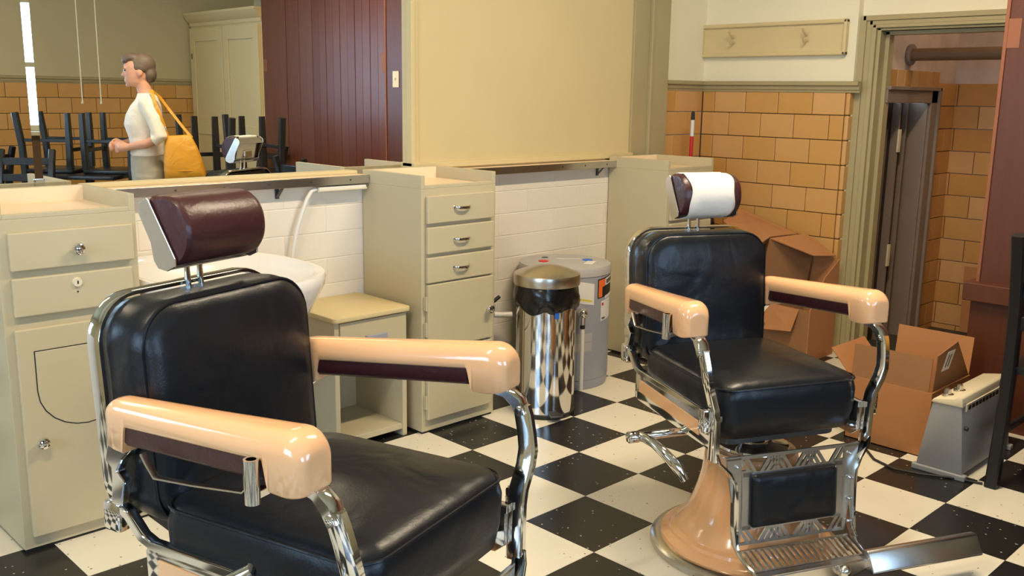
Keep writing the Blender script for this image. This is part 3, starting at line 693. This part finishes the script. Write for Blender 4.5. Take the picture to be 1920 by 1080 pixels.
for x in (1.99, 3.95):
    br = MB().strap([(x, 3.386, .99), (x, 3.386, 1.035)], (1, 0, 0), .018, .004).strap([(x, 3.386, .995), (x, 3.345, 1.034)], (1, 0, 0), .014, .004).build('ledge_bracket', M['dark_metal'], None, 0)
    setp(br, 'small dark steel bracket under the ledge beside the white hose' if x < 3 else 'small dark steel bracket under the ledge next to the third cabinet', 'bracket')

# ---- water heater
wh = thing('water_heater', 'short grey electric water heater tank behind the trash can', 'water heater', (3.46, 3.158, 0))
MB().lathe([(.20, 0), (.222, 0), (.226, .01), (.226, .048), (.228, .05), (.228, .560), (.226, .562)], 64).build('tank', M['tank'], wh)
MB().lathe([(.228, .560), (.231, .562), (.231, .590), (.226, .602), (.20, .606), (.02, .608)], 64).build('tank_lid', M['tank_top'], wh)
def disc(parent, name, x, y, r, m, hgt=.006):
    MB().lathe([(r, 0), (r, hgt*.6), (r*.8, hgt), (.001, hgt)], 20, (x, y, .606)).build(name, m, parent)
disc(wh, 'hot_cap', -.097, .055, .026, M['red']); disc(wh, 'cold_cap', .098, -.062, .026, M['blue']); disc(wh, 'port', -.01, .13, .018, M['dark_metal'], .003)
MB().obox((.045, -.125, .6085), .10, .045, .001, rotz(.5)).build('paper_tag', M['sticker'], wh, 0)
MB().obox((.05, .02, .6085), .12, .012, .001, rotz(-.75)).build('paper_slip', M['sticker'], wh, 0)
def wrap(parent, name, ang0, ang1, z0, z1, m, rr=.2292, dz=0, n=8):
    secs = []
    for k in range(n+1):
        a = ang0+(ang1-ang0)*k/n; s_ = dz*k/n; secs.append([(q*math.cos(a), q*math.sin(a), zz+s_) for q, zz in ((rr-.001, z0), (rr, z0), (rr, z1), (rr-.001, z1))])
    return MB().loft(secs).build(name, m, parent, 0)
R_ = math.radians; VA = R_(-132.4)     # direction from tank axis to the camera
def W(name, a0, a1, z0, z1, m, rr=.2294, dz=0): return wrap(wh, name, VA+R_(a0), VA+R_(a1), z0, z1, m, rr, dz)
s1 = W('energy_label', 10, 34, .440, .545, M['sticker'], .2292, -.018); wrap(wh, 'label_stripe', VA+R_(13), VA+R_(31), .452, .462, M['yellow'], .2297, -.014)
W('brand_label', 40, 76, .450, .545, M['ink'], .2292, .012)
W('brand_mark', 41.5, 54, .455, .540, M['orange'], .2298, .004); W('brand_mark', 48.5, 54.5, .455, .505, M['ink'], .2302, .004)
W('brand_strip', 55, 76, .510, .545, M['sticker'], .2299, .008); W('brand_strip', 55, 76, .444, .458, M['sticker'], .2299, .008)
W('brand_lettering', 57, 76, .517, .538, M['label_grey'], .2304, .008)
W('rating_label', 47, 72, .335, .435, M['sticker'], .2292, .008); W('label_mark', 48.5, 52, .412, .426, M['red'], .2298); W('label_lettering', 49, 56, .343, .353, M['label_grey'], .2298)
for z0, z1 in ((.195, .239), (.243, .285)): W('access_label', -4, 33, z0, z1, M['tank_top'], .2291)
va = (math.cos(VA+R_(8)), math.sin(VA+R_(8)))
P = lambda r, z, da=8: (r*math.cos(VA+R_(da)), r*math.sin(VA+R_(da)), z)
MB().cyl(P(.226, .40, 14), P(.232, .40, 14), .03, n=20).build('flange', M['tank'], wh)
MB().cyl(P(.225, .40, 14), P(.275, .40, 14), .016, n=14).ball(P(.278, .40, 14), .024, 8).cyl(P(.278, .385, 14), P(.278, .345, 14), .015, n=14).build('relief_valve', M['chrome'], wh, 50)
MB().cyl(P(.278, .345, 14), P(.278, .325, 14), .012, n=14).build('collar', M['rubber'], wh)
MB().cyl(P(.278, .325, 14), P(.278, .02, 14), .0105, n=14).build('overflow_pipe', M['white_plastic'], wh)
pl = MB().tube([(2.83, 3.372, .385), (2.93, 3.365, .375), (3.06, 3.34, .36), (3.16, 3.30, .35), (3.205, 3.27, .35)], .014, 12).build('supply_pipe', M['white_plastic'], None, 60)
setp(pl, 'white plastic water pipe running from the cabinet behind the trash can', 'pipe')
MB().cyl((3.07, 3.338, .359), (3.12, 3.313, .356), .018, n=14).build('coupling', M['rubber'], pl)
k1 = MB().tube([(2.83, 3.375, .42), (2.95, 3.37, .405), (3.06, 3.36, .39), (3.14, 3.355, .40), (3.19, 3.345, .43)], .010, 10).build('power_cable', M['rubber'], None, 60); setp(k1, 'black cable along the block wall above the white pipe', 'cable')
k2 = MB().tube([(2.83, 3.365, .352), (2.92, 3.36, .335), (3.00, 3.36, .28), (3.04, 3.36, .18), (3.05, 3.36, .05), (3.05, 3.36, .01)], .010, 10).build('power_cable', M['rubber'], None, 60); setp(k2, 'black cable curving down behind the trash can', 'cable')

# ---- trash can
tc = thing('trash_can', 'polished steel pedal trash can with brushed domed lid', 'trash can', (3.02, 2.862, 0))
MB().lathe([(.11, 0), (.136, 0), (.138, .004), (.138, .018), (.133, .022)], 56).build('foot_ring', M['rubber'], tc)
MB().lathe([(.12, .020), (.1335, .022), (.1335, .56), (.128, .565)], 72).build('body', M['chrome'], tc)
secs = []
for z_, r_ in ((.600, .136), (.575, .143), (.545, .147), (.52, .146), (.50, .142), (.485, .1365)):
    secs.append([((r_+.004*math.sin(5*a+z_*60)+.003*math.sin(11*a-z_*90))*math.cos(a), (r_+.004*math.sin(5*a+z_*60)+.003*math.sin(11*a-z_*90))*math.sin(a), z_+(.010*math.sin(3*a)+.006*math.sin(7*a) if z_ < .51 else 0)) for a in [2*PI*k/64 for k in range(64)]])
MB().loft(secs, False).build('bin_liner', M['bag'], tc, 60)
ld = MB().lathe([(.13, .594), (.147, .594), (.1485, .600), (.1485, .634), (.146, .641), (.138, .645), (.10, .660), (.06, .672), (.03, .678), (.002, .680)], 64).build('lid', M['brushed'], tc, 25)
pd_ = MB()
va2 = math.atan2(-2.862, -3.02)+.35
pd_.obox((.150*math.cos(va2), .150*math.sin(va2), .022), .05, .06, .012, rotz(va2)).build('pedal', M['dark_metal'], tc, 0, .004)
pt = MB().obox((.140*math.cos(va2), .140*math.sin(va2), .475), .003, .02, .028, rotz(va2)).build('blue_tag', M['blue'], tc, 0, .001)

# ---- cardboard boxes
def panel(mb, p, u, v, th=.004):
    p, u, v = Vector(p), Vector(u), Vector(v); n_ = u.cross(v).normalized()*th
    return mb.loft([[p, p+u, p+u+v, p+v], [p+n_, p+u+n_, p+u+v+n_, p+v+n_]])
bx = thing('cardboard_box', 'open cardboard box on the floor beside the space heater', 'cardboard box', (3.74, 1.425, 0))
L_, Wd, H_ = .345, .39, .272
b_ = MB()
panel(b_, (0, 0, 0), (0, L_, 0), (0, 0, H_)); panel(b_, (Wd, 0, 0), (0, L_, 0), (0, 0, H_)); panel(b_, (0, 0, 0), (Wd, 0, 0), (0, 0, H_)); panel(b_, (0, L_, 0), (Wd, 0, 0), (0, 0, H_)); b_.box(0, Wd, 0, L_, 0, .004)
b_.build('carton', M['card'], bx, 0)
panel(MB(), (.003, .012, H_), (0, L_-.02, 0), (.012, 0, .138)).build('flap', M['card_in'], bx, 0)
panel(MB(), (Wd, .002, H_), (0, L_-.02, 0), (.02, 0, .160)).build('flap', M['card'], bx, 0)
f3 = MB().add([(.02, .002, H_), (Wd, .002, H_), (.215, -.004, H_+.178), (.02, -.004, H_+.15), (.02, .006, H_), (Wd, .006, H_), (.215, .0, H_+.178), (.02, .0, H_+.15)], [(0, 1, 2, 3), (4, 7, 6, 5), (0, 4, 5, 1), (1, 5, 6, 2), (2, 6, 7, 3), (3, 7, 4, 0)]).build('flap', M['card_in'], bx, 0)
panel(MB(), (.075, -.0010, H_+.075), (.075, 0, 0), (.045, -.003, .075), .0012).build('shipping_label', M['sticker'], f3, 0)
for k in range(2): panel(MB(), (.102+k*.024, -.0028, H_+.088), (.009, 0, 0), (.028, -.002, .048), .0010).build('label_print', M['label_grey'], f3, 0)
panel(MB(), (.0, L_, H_), (.30, 0, 0), (.0, .09, .10)).build('flap', M['card'], bx, 0)

bx2 = thing('cardboard_box', 'big torn cardboard box with open flaps leaning against the tiled wall', 'cardboard box', (4.66, 2.70, 0))
def sheet(name, pts, m, th=.005):
    pts = [Vector((x-4.66, y-2.70, z_)) for x, y, z_ in pts]; n_ = (pts[1]-pts[0]).cross(pts[2]-pts[0]).normalized()*th
    return MB().loft([pts, [q+n_ for q in pts]]).build(name, m, bx2, 0)
sheet('carton_back', [(4.955, 2.46, 0), (4.955, 3.10, 0), (4.955, 3.10, .74), (4.955, 2.74, .655), (4.95, 2.48, .55)], M['card'])
sheet('carton_front', [(4.66, 2.46, 0), (4.66, 2.93, 0), (4.66, 2.93, .30), (4.66, 2.46, .29)], M['card_in'])
sheet('carton_side', [(4.66, 2.46, 0), (4.95, 2.46, 0), (4.95, 2.46, .545), (4.80, 2.46, .46), (4.66, 2.46, .29)], M['card'])
sheet('carton_side', [(4.66, 2.93, 0), (4.95, 2.93, 0), (4.95, 2.93, .66), (4.72, 2.93, .62), (4.66, 2.93, .30)], M['card_in'])
sheet('carton_bottom', [(4.66, 2.46, .003), (4.95, 2.46, .003), (4.95, 2.93, .003), (4.66, 2.93, .003)], M['card_in'])
sheet('divider', [(4.665, 2.73, .655), (4.92, 2.60, .60), (4.92, 2.66, .10), (4.665, 2.82, .16)], M['card_in'])
sheet('flap', [(4.70, 3.06, .715), (4.90, 3.08, .775), (4.90, 2.70, .665), (4.67, 2.735, .665), (4.64, 2.81, .60), (4.66, 2.90, .635)], M['card'])
sheet('flap', [(4.665, 2.73, .658), (4.93, 2.66, .668), (4.93, 2.47, .565), (4.78, 2.52, .575)], M['card'])
sheet('flap', [(4.655, 2.72, .30), (4.655, 2.52, .29), (4.60, 2.53, .175), (4.61, 2.71, .155)], M['card'])
sheet('flap', [(4.655, 2.90, .30), (4.655, 2.745, .30), (4.61, 2.75, .145), (4.62, 2.89, .16)], M['formica'])
bgm = MB().loft([[(4.66+(.10+.012*math.sin(3*a+q))*s_*math.cos(a), 3.20+(.10+.014*math.sin(4*a-q))*s_*math.sin(a), q) for a in [2*PI*k/24 for k in range(24)]] for q, s_ in ((0, .7), (.02, .95), (.2, 1.05), (.4, 1.0), (.6, .95), (.72, .8), (.80, .45), (.84, .12))]).build('garbage_bag', M['bag'], None, 60)
setp(bgm, 'full black garbage bag in the corner behind the second barber chair', 'garbage bag')

# ---- pole in the corner
bp = thing('striped_pole', 'thin red and white pole with black tip leaning in the tiled corner', 'pole', (4.72, 3.33, 0))
MB().cyl((0, 0, 0), (-.02, -.02, 1.19), .011, n=12).build('red_section', M['red'], bp)
MB().cyl((-.02, -.02, 1.19), (-.0215, -.0215, 1.285), .0112, n=12).build('white_section', M['sticker'], bp)
MB().cyl((-.0215, -.0215, 1.285), (-.0223, -.0223, 1.325), .0125, .010, 12).ball((-.0223, -.0223, 1.325), .010, 6).build('tip', M['rubber'], bp)

# ---- coat rack
cr = thing('coat_rack', 'cream painted board with two coat hooks on the right wall', 'coat rack', (4.998, 3.005, 1.745))
MB().box(-.018, -.001, -.465, .465, -.082, .082).build('board', M['cream2'], cr, 0, .002)
mo = MB()
for a, b in (((-.47, -.47+.022)), ((.448, .47))): mo.box(-.034, 0, a, b, -.095, .095)
mo.box(-.034, 0, -.47, .47, .073, .095).box(-.034, 0, -.47, .47, -.095, -.073)
mo.build('moulding', M['cream2'], cr, 0, .007)
for y in (.238, -.235):
    o = MB().box(-.022, -.018, y-.012, y+.012, -.02, .03)
    o.tube([(-.02, y, .015), (-.04, y, .020), (-.065, y, .034), (-.075, y, .052)], [.006, .005, .005, .006], 8)
    o.tube([(-.02, y, -.008), (-.04, y, -.022), (-.055, y, -.022), (-.062, y, -.005)], [.006, .005, .005, .006], 8)
    o.build('hook', M['hook'], cr, 50)

# ---- space heater
sh = thing('space_heater', 'grey trapezoid electric space heater with knobs on its cream top', 'heater', (3.61, 1.316, 0))
pr3 = [(-.085, .022), (.090, .022), (.052, .292), (-.030, .292), (-.043, .31), (-.058, .31)]
MB().loft([[(x, y, q) for y, q in ((.090, .022), (-.085, .022), (-.060, .275), (-.052, .30), (.045, .285), (.052, .275))] for x in (0, .50)]).build('casing', M['grey_metal'], sh, 30, .004)
MB().loft([[(x, y, q) for y, q in ((-.064, .285), (-.058, .318), (-.045, .325), (-.030, .312), (.048, .296), (.056, .282))] for x in (-.004, .504)]).build('top_panel', M['ivory'], sh, 30, .003)
MB().box(-.012, .02, -.100, .103, 0, .022).build('skid', M['grey_metal'], sh, 0, .004); MB().box(.48, .51, -.100, .103, 0, .022).build('skid', M['grey_metal'], sh, 0, .004)
for x, y in ((.06, .02), (.15, .01)): MB().lathe([(.022, 0), (.022, .006), (.014, .008), (.012, .026), (.002, .028)], 18, (x, y, .303)).build('control_knob', M['chrome_old'], sh)
g = MB().box(.03, .47, -.0665, -.060, .262, .292); g.build('vent_strip', M['ivory'], sh, 0, .001)
vs = MB().box(0, .022, -.069, -.066, .268, .284).mesh('vent_slot', M['ink'], 0)
for k in range(12): link('vent_slot', vs, sh, (.045+k*.035, 0, 0))
MB().loft([[(x, y, q) for y, q in ((-.0785, .06), (-.0615, .235), (-.0625, .235), (-.080, .06))] for x in (.05, .45)]).build('grille_panel', M['dark_metal'], sh, 0)
MB().cyl((.02, -.072, .20), (.02, -.082, .20), .008, n=10).build('side_knob', M['rubber'], sh)
cd = MB().tube([(3.63, 1.16, .006), (3.60, 1.26, .006), (3.545, 1.36, .006), (3.52, 1.45, .006), (3.56, 1.55, .006), (3.66, 1.64, .006), (3.73, 1.66, .006)], .005, 8).build('cord', M['rubber'], sh, 60); cd.matrix_parent_inverse = Matrix.Translation((-3.61, -1.316, 0))
lp = MB().obox((0, 0, .21), .012, .16, .42, Matrix.Rotation(R_(-4), 3, 'Y')).build('access_panel', M['card'], None, 0, .002, (6.05, 2.10, 0)); setp(lp, 'tan board leaning on the tiled wall inside the passage', 'board')

# ================================================================== THE OTHER SIDE OF THE ROOM (in the mirror)
def dining_chair(label, loc, rz, flipped=False):
    t = thing('dining_chair', label, 'chair', loc, rz, 'black wooden dining chairs')
    if flipped: t.rotation_euler = (PI, 0, rz)
    bl = M['black']
    MB().prism(rrect(.205, .195, .03, 3), 2, .435, .465).build('seat', bl, t, 30, .006)
    for sx in (1, -1):
        MB().strap([(.185*sx, -.235, 0), (.185*sx, -.20, .24), (.185*sx, -.19, .45), (.185*sx, -.20, .68), (.185*sx, -.235, .86), (.185*sx, -.265, .955)], (1, 0, 0), .044, [.044, .044, .046, .044, .042, .036]).build('back_post', bl, t, 30)
        MB().strap([(.18*sx, .175, 0), (.18*sx, .175, .2), (.18*sx, .17, .435)], (1, 0, 0), [.040, .046, .048], [.036, .042, .046]).build('leg', bl, t, 30)
        MB().box(.18*sx-.009, .18*sx+.009, -.19, .17, .20, .225).build('stretcher', bl, t, 0, .003)
    for z0, y in ((.60, -.197), (.72, -.208), (.84, -.232)): MB().box(-.175, .175, y-.009, y+.009, z0, z0+.055).build('back_slat', bl, t, 0, .004)
    MB().box(-.17, .17, .165, .18, .27, .30).build('stretcher', bl, t, 0, .003)
    return t
def table(label, x, y, rz, h=.375):
    t = thing('cafe_table', label, 'table', (x, y, 0), rz, 'black cafe tables')
    MB().prism(rrect(h, h, .03, 4), 2, .725, .755).build('table_top', M['black'], t, 30, .004)
    MB().cyl((0, 0, .03), (0, 0, .725), .035, n=16).build('column', M['black'], t)
    for k in range(4):
        a = PI/4+k*PI/2; MB().strap([(0, 0, .06), (.15*math.cos(a), .15*math.sin(a), .045), (.30*math.cos(a), .30*math.sin(a), .015)], (-math.sin(a), math.cos(a), 0), .05, .03).build('foot', M['black'], t, 30)
    return t
table('black square cafe table under two upturned chairs in front of the tiled rear wall', 2.93, -.96, R_(47))
table('black square cafe table under two upturned chairs beside the mahogany partition', 3.60, .22, R_(10))
FZ = 1.222
dining_chair('black dining chair upside down on the rear table, nearest the hanging cords', (2.77, -1.13, FZ), R_(136), True)
dining_chair('black dining chair upside down on the rear table, behind the woman', (3.09, -.79, FZ), R_(-44), True)
dining_chair('black dining chair upside down on the table behind the mustard bag', (3.54, -.06, FZ), R_(190), True)
dining_chair('black dining chair upside down on the table in front of the cream closet', (3.57, .43, FZ), R_(10), True)
dining_chair('black dining chair standing on the floor at the left end of the mirror image', (2.26, -.62, 0), R_(40))
dining_chair('black dining chair standing on the floor at the left, behind its twin', (2.18, -1.42, 0), R_(150))
dining_chair('black dining chair standing on the floor beside the space heater', (3.87, .945, 0), R_(-90))
dining_chair('black dining chair standing with its back to the mahogany partition', (4.03, -.42, 0), R_(90))
for k, (x, y) in enumerate(((3.062, -1.351), (3.173, -1.243))):
    t = thing('pull_cord', ('cream pull cord hanging from the ceiling, the one farther from the closet', 'cream pull cord hanging from the ceiling, the one nearer the closet')[k], 'cord', (x, y, ZC), 0, 'hanging pull cords')
    MB().cyl((0, 0, 0), (0, 0, -.02), .02, n=14).build('ceiling_rose', M['ivory'], t)
    MB().tube([(0, 0, -.02), (.001, .002, -.8), (0, 0, 1.305-ZC)], .0052, 8).build('cord', M['ivory'], t, 60)
    MB().lathe([(.002, .02), (.006, .012), (.011, -.008), (.009, -.014), (.001, -.015)], 12, (0, 0, 1.30-ZC)).build('tassel', M['ivory'], t)

# ---- the woman
WX, WY, WR = 2.885, .27, R_(114)
pe = thing('person', 'woman in a cream top and grey trousers holding her hands together at her waist', 'person', (WX, WY, 0), WR)
def ell(c, rx_, ry_, n=20): return [(c[0]+rx_*math.cos(2*PI*k/n), c[1]+ry_*math.sin(2*PI*k/n), c[2]) for k in range(n)]
def remesh(o, vox, sm=6):
    m = o.modifiers.new('join', 'REMESH'); m.mode = 'VOXEL'; m.voxel_size = vox; m.use_smooth_shade = True
    s_ = o.modifiers.new('soft', 'SMOOTH'); s_.factor = .5; s_.iterations = sm
    return o
hy = .035
bd = MB()
bd.loft([ell((0, hy+.020, 1.428), .022, .020), ell((0, hy+.022, 1.434), .036, .048), ell((0, hy+.012, 1.455), .052, .070), ell((0, hy+.004, 1.49), .063, .084), ell((0, hy, 1.53), .069, .091), ell((0, hy-.003, 1.565), .071, .094), ell((0, hy-.008, 1.60), .066, .088), ell((0, hy-.012, 1.625), .052, .070), ell((0, hy-.014, 1.640), .028, .04)])
bd.loft([ell((0, hy+.088, 1.498), .006, .004, 10), ell((0, hy+.096, 1.500), .014, .016, 10), ell((0, hy+.094, 1.515), .011, .013, 10), ell((0, hy+.086, 1.545), .007, .008, 10)])   # nose
bd.ball((0, hy+.070, 1.437), (.018, .016, .014), 8)                                                          # chin
bd.ball((0, hy+.083, 1.474), (.022, .009, .006), 8).ball((0, hy+.082, 1.463), (.019, .009, .006), 8)          # lips
for sx in (1, -1):
    bd.ball((.071*sx, hy-.012, 1.525), (.010, .020, .030), 8); bd.ball((.030*sx, hy+.084, 1.552), (.020, .010, .006), 8)
bd.loft([ell((0, -.020, 1.34), .075, .060), ell((0, -.012, 1.37), .056, .054), ell((0, .0, 1.41), .049, .050), ell((0, .012, 1.46), .050, .054)])
bd.loft([ell((0, 0, .90), .125, .085), ell((0, 0, 1.04), .122, .092), ell((0, .01, 1.18), .140, .105), ell((0, -.005, 1.29), .145, .090), ell((0, -.015, 1.345), .125, .06)])
ARM = {1: [(.158, -.015, 1.325), (.195, -.055, 1.22), (.212, -.085, 1.095), (.175, .01, 1.045), (.105, .115, 1.022)], -1: [(-.158, -.01, 1.325), (-.19, -.045, 1.22), (-.205, -.05, 1.10), (-.155, .055, 1.060), (-.080, .155, 1.036)]}
for sx, A in ARM.items():
    bd.tube(A, [.046, .042, .038, .032, .024], 14)
    w_ = Vector(A[-1]); d_ = (w_-Vector(A[-2])).normalized(); d_ = Vector((d_.x*.8, d_.y, -.12)).normalized(); side = Vector((0, 0, 1)); pc = w_+d_*.045
    bd.tube([w_-d_*.01, w_+d_*.02, w_+d_*.055, w_+d_*.085], [.021, .027, .031, .022], 12)
    for q in range(4):
        zo = .024-.016*q; L = (.052, .060, .056, .044)[q]; p0 = w_+d_*.078+side*zo; inn = Vector((-sx, -.15, -.25)).normalized()
        bd.tube([p0, p0+d_*L*.45+inn*.008, p0+d_*L*.62+inn*(.02+L*.3), p0+d_*L*.40+inn*(.03+L*.5)], [.0098, .0092, .0086, .0075], 8)
    p0 = w_+d_*.03+side*.022; bd.tube([p0, p0+d_*.028+side*.016, p0+d_*.055+side*.014+Vector((-sx*.014, 0, 0))], [.012, .0105, .0085], 8)
for sx in (1, -1):
    bd.tube([(.085*sx, 0, .90), (.088*sx, .01, .52), (.09*sx, .0, .48), (.09*sx, -.02, .10), (.09*sx, -.015, .06)], [.070, .050, .048, .036, .036], 14)
body = remesh(bd.build('body', M['skin'], pe, 60), .0065, 5)
cl_ = MB().loft([ell((0, .0, .955), .158, .118, 28), ell((0, .0, 1.00), .150, .115, 28), ell((0, .005, 1.08), .146, .116, 28), ell((0, .018, 1.17), .156, .130, 28), ell((0, .012, 1.235), .158, .122, 28), ell((0, -.004, 1.30), .160, .102, 28), ell((0, -.014, 1.340), .142, .078, 28), ell((0, -.016, 1.372), .088, .066, 28), ell((0, -.014, 1.385), .074, .062, 28)])
for sx, A in ARM.items():
    P4 = [Vector(p) for p in A]; cl_.tube([P4[0]+Vector((-.03*sx, 0, .004)), P4[0], P4[1], P4[2], P4[2].lerp(P4[3], .45)], [.060, .060, .055, .052, .050], 16)
blouse = remesh(cl_.build('blouse', M['blouse'], body, 60), .008, 6)
tr = MB().loft([ell((0, 0, 1.00), .138, .104), ell((0, 0, .95), .156, .118), ell((0, -.01, .86), .172, .130), ell((0, -.005, .78), .168, .122), ell((0, 0, .70), .15, .10)])
for sx in (1, -1): tr.tube([(.078*sx, 0, .82), (.084*sx, .01, .52), (.088*sx, .0, .40), (.09*sx, -.015, .09)], [.098, .075, .070, .062], 16)
remesh(tr.build('trousers', M['skirt'], body, 60), .010, 6)
for sx in (1, -1): MB().loft([[(.09*sx+x*.042, y, z_) for x, y in ((-.8, -.07), (.8, -.07), (1, .0), (1.05, .10), (.7, .165), (0, .185), (-.7, .165), (-1.05, .10), (-1, .0))] for z_ in (0, .03, .05)]).build('shoe', M['black'], body, 50, .006)
hr = MB().ball((0, hy-.028, 1.578), (.080, .092, .082), 12).ball((0, hy-.075, 1.515), (.066, .048, .062), 10).ball((0, hy+.035, 1.622), (.066, .060, .036), 10).ball((.048, hy-.02, 1.560), (.034, .055, .042), 10).ball((-.048, hy-.02, 1.560), (.034, .055, .042), 10).ball((0, hy+.072, 1.606), (.055, .030, .026), 10)
ho = remesh(hr.build('hair', M['hair'], body, 60), .007, 3)
for sx in (1, -1): MB().ball((.028*sx, hy+.083, 1.538), (.011, .006, .006), 8).build('eye', M['ink'], body, 60)
# shoulder bag
bg_ = thing('shoulder_bag', 'mustard yellow leather tote bag hanging from the woman\'s shoulder', 'bag', (WX, WY, 0), WR)
secs = []
for z_, hw, th, dy in ((.785, .120, .040, 0), (.792, .135, .055, 0), (.86, .138, .064, 0), (.94, .128, .060, .008), (1.03, .105, .045, .018), (1.09, .082, .028, .026), (1.105, .074, .016, .03)):
    secs.append([(.205+y*1.0, -.235+dy+x, z_+.006*math.sin(x*60)) for x, y in rrect(hw, th, th*.6, 5)])
bag = MB().loft(secs).build('bag_body', M['mustard'], bg_, 60)
MB().tube([(.205+.067*math.sin(a), -.235+.139*math.cos(a), .865) for a in [2*PI*k/40 for k in range(40)]], .003, 6, True).build('seam', M['mustard'], bag)
MB().strap([(.215, -.135, 1.09), (.232, -.105, 1.20), (.222, -.07, 1.30), (.185, -.050, 1.385), (.140, -.045, 1.408), (.112, -.09, 1.37), (.12, -.165, 1.26), (.175, -.25, 1.14), (.195, -.29, 1.09)], (.35, .94, 0), .024, .006).build('shoulder_strap', M['mustard'], bg_, 40)
MB().tube([(.226, -.115+.012*math.cos(a), 1.15+.014*math.sin(a)) for a in [2*PI*k/16 for k in range(16)]], .003, 6, True).build('ring', M['chrome_old'], bg_)
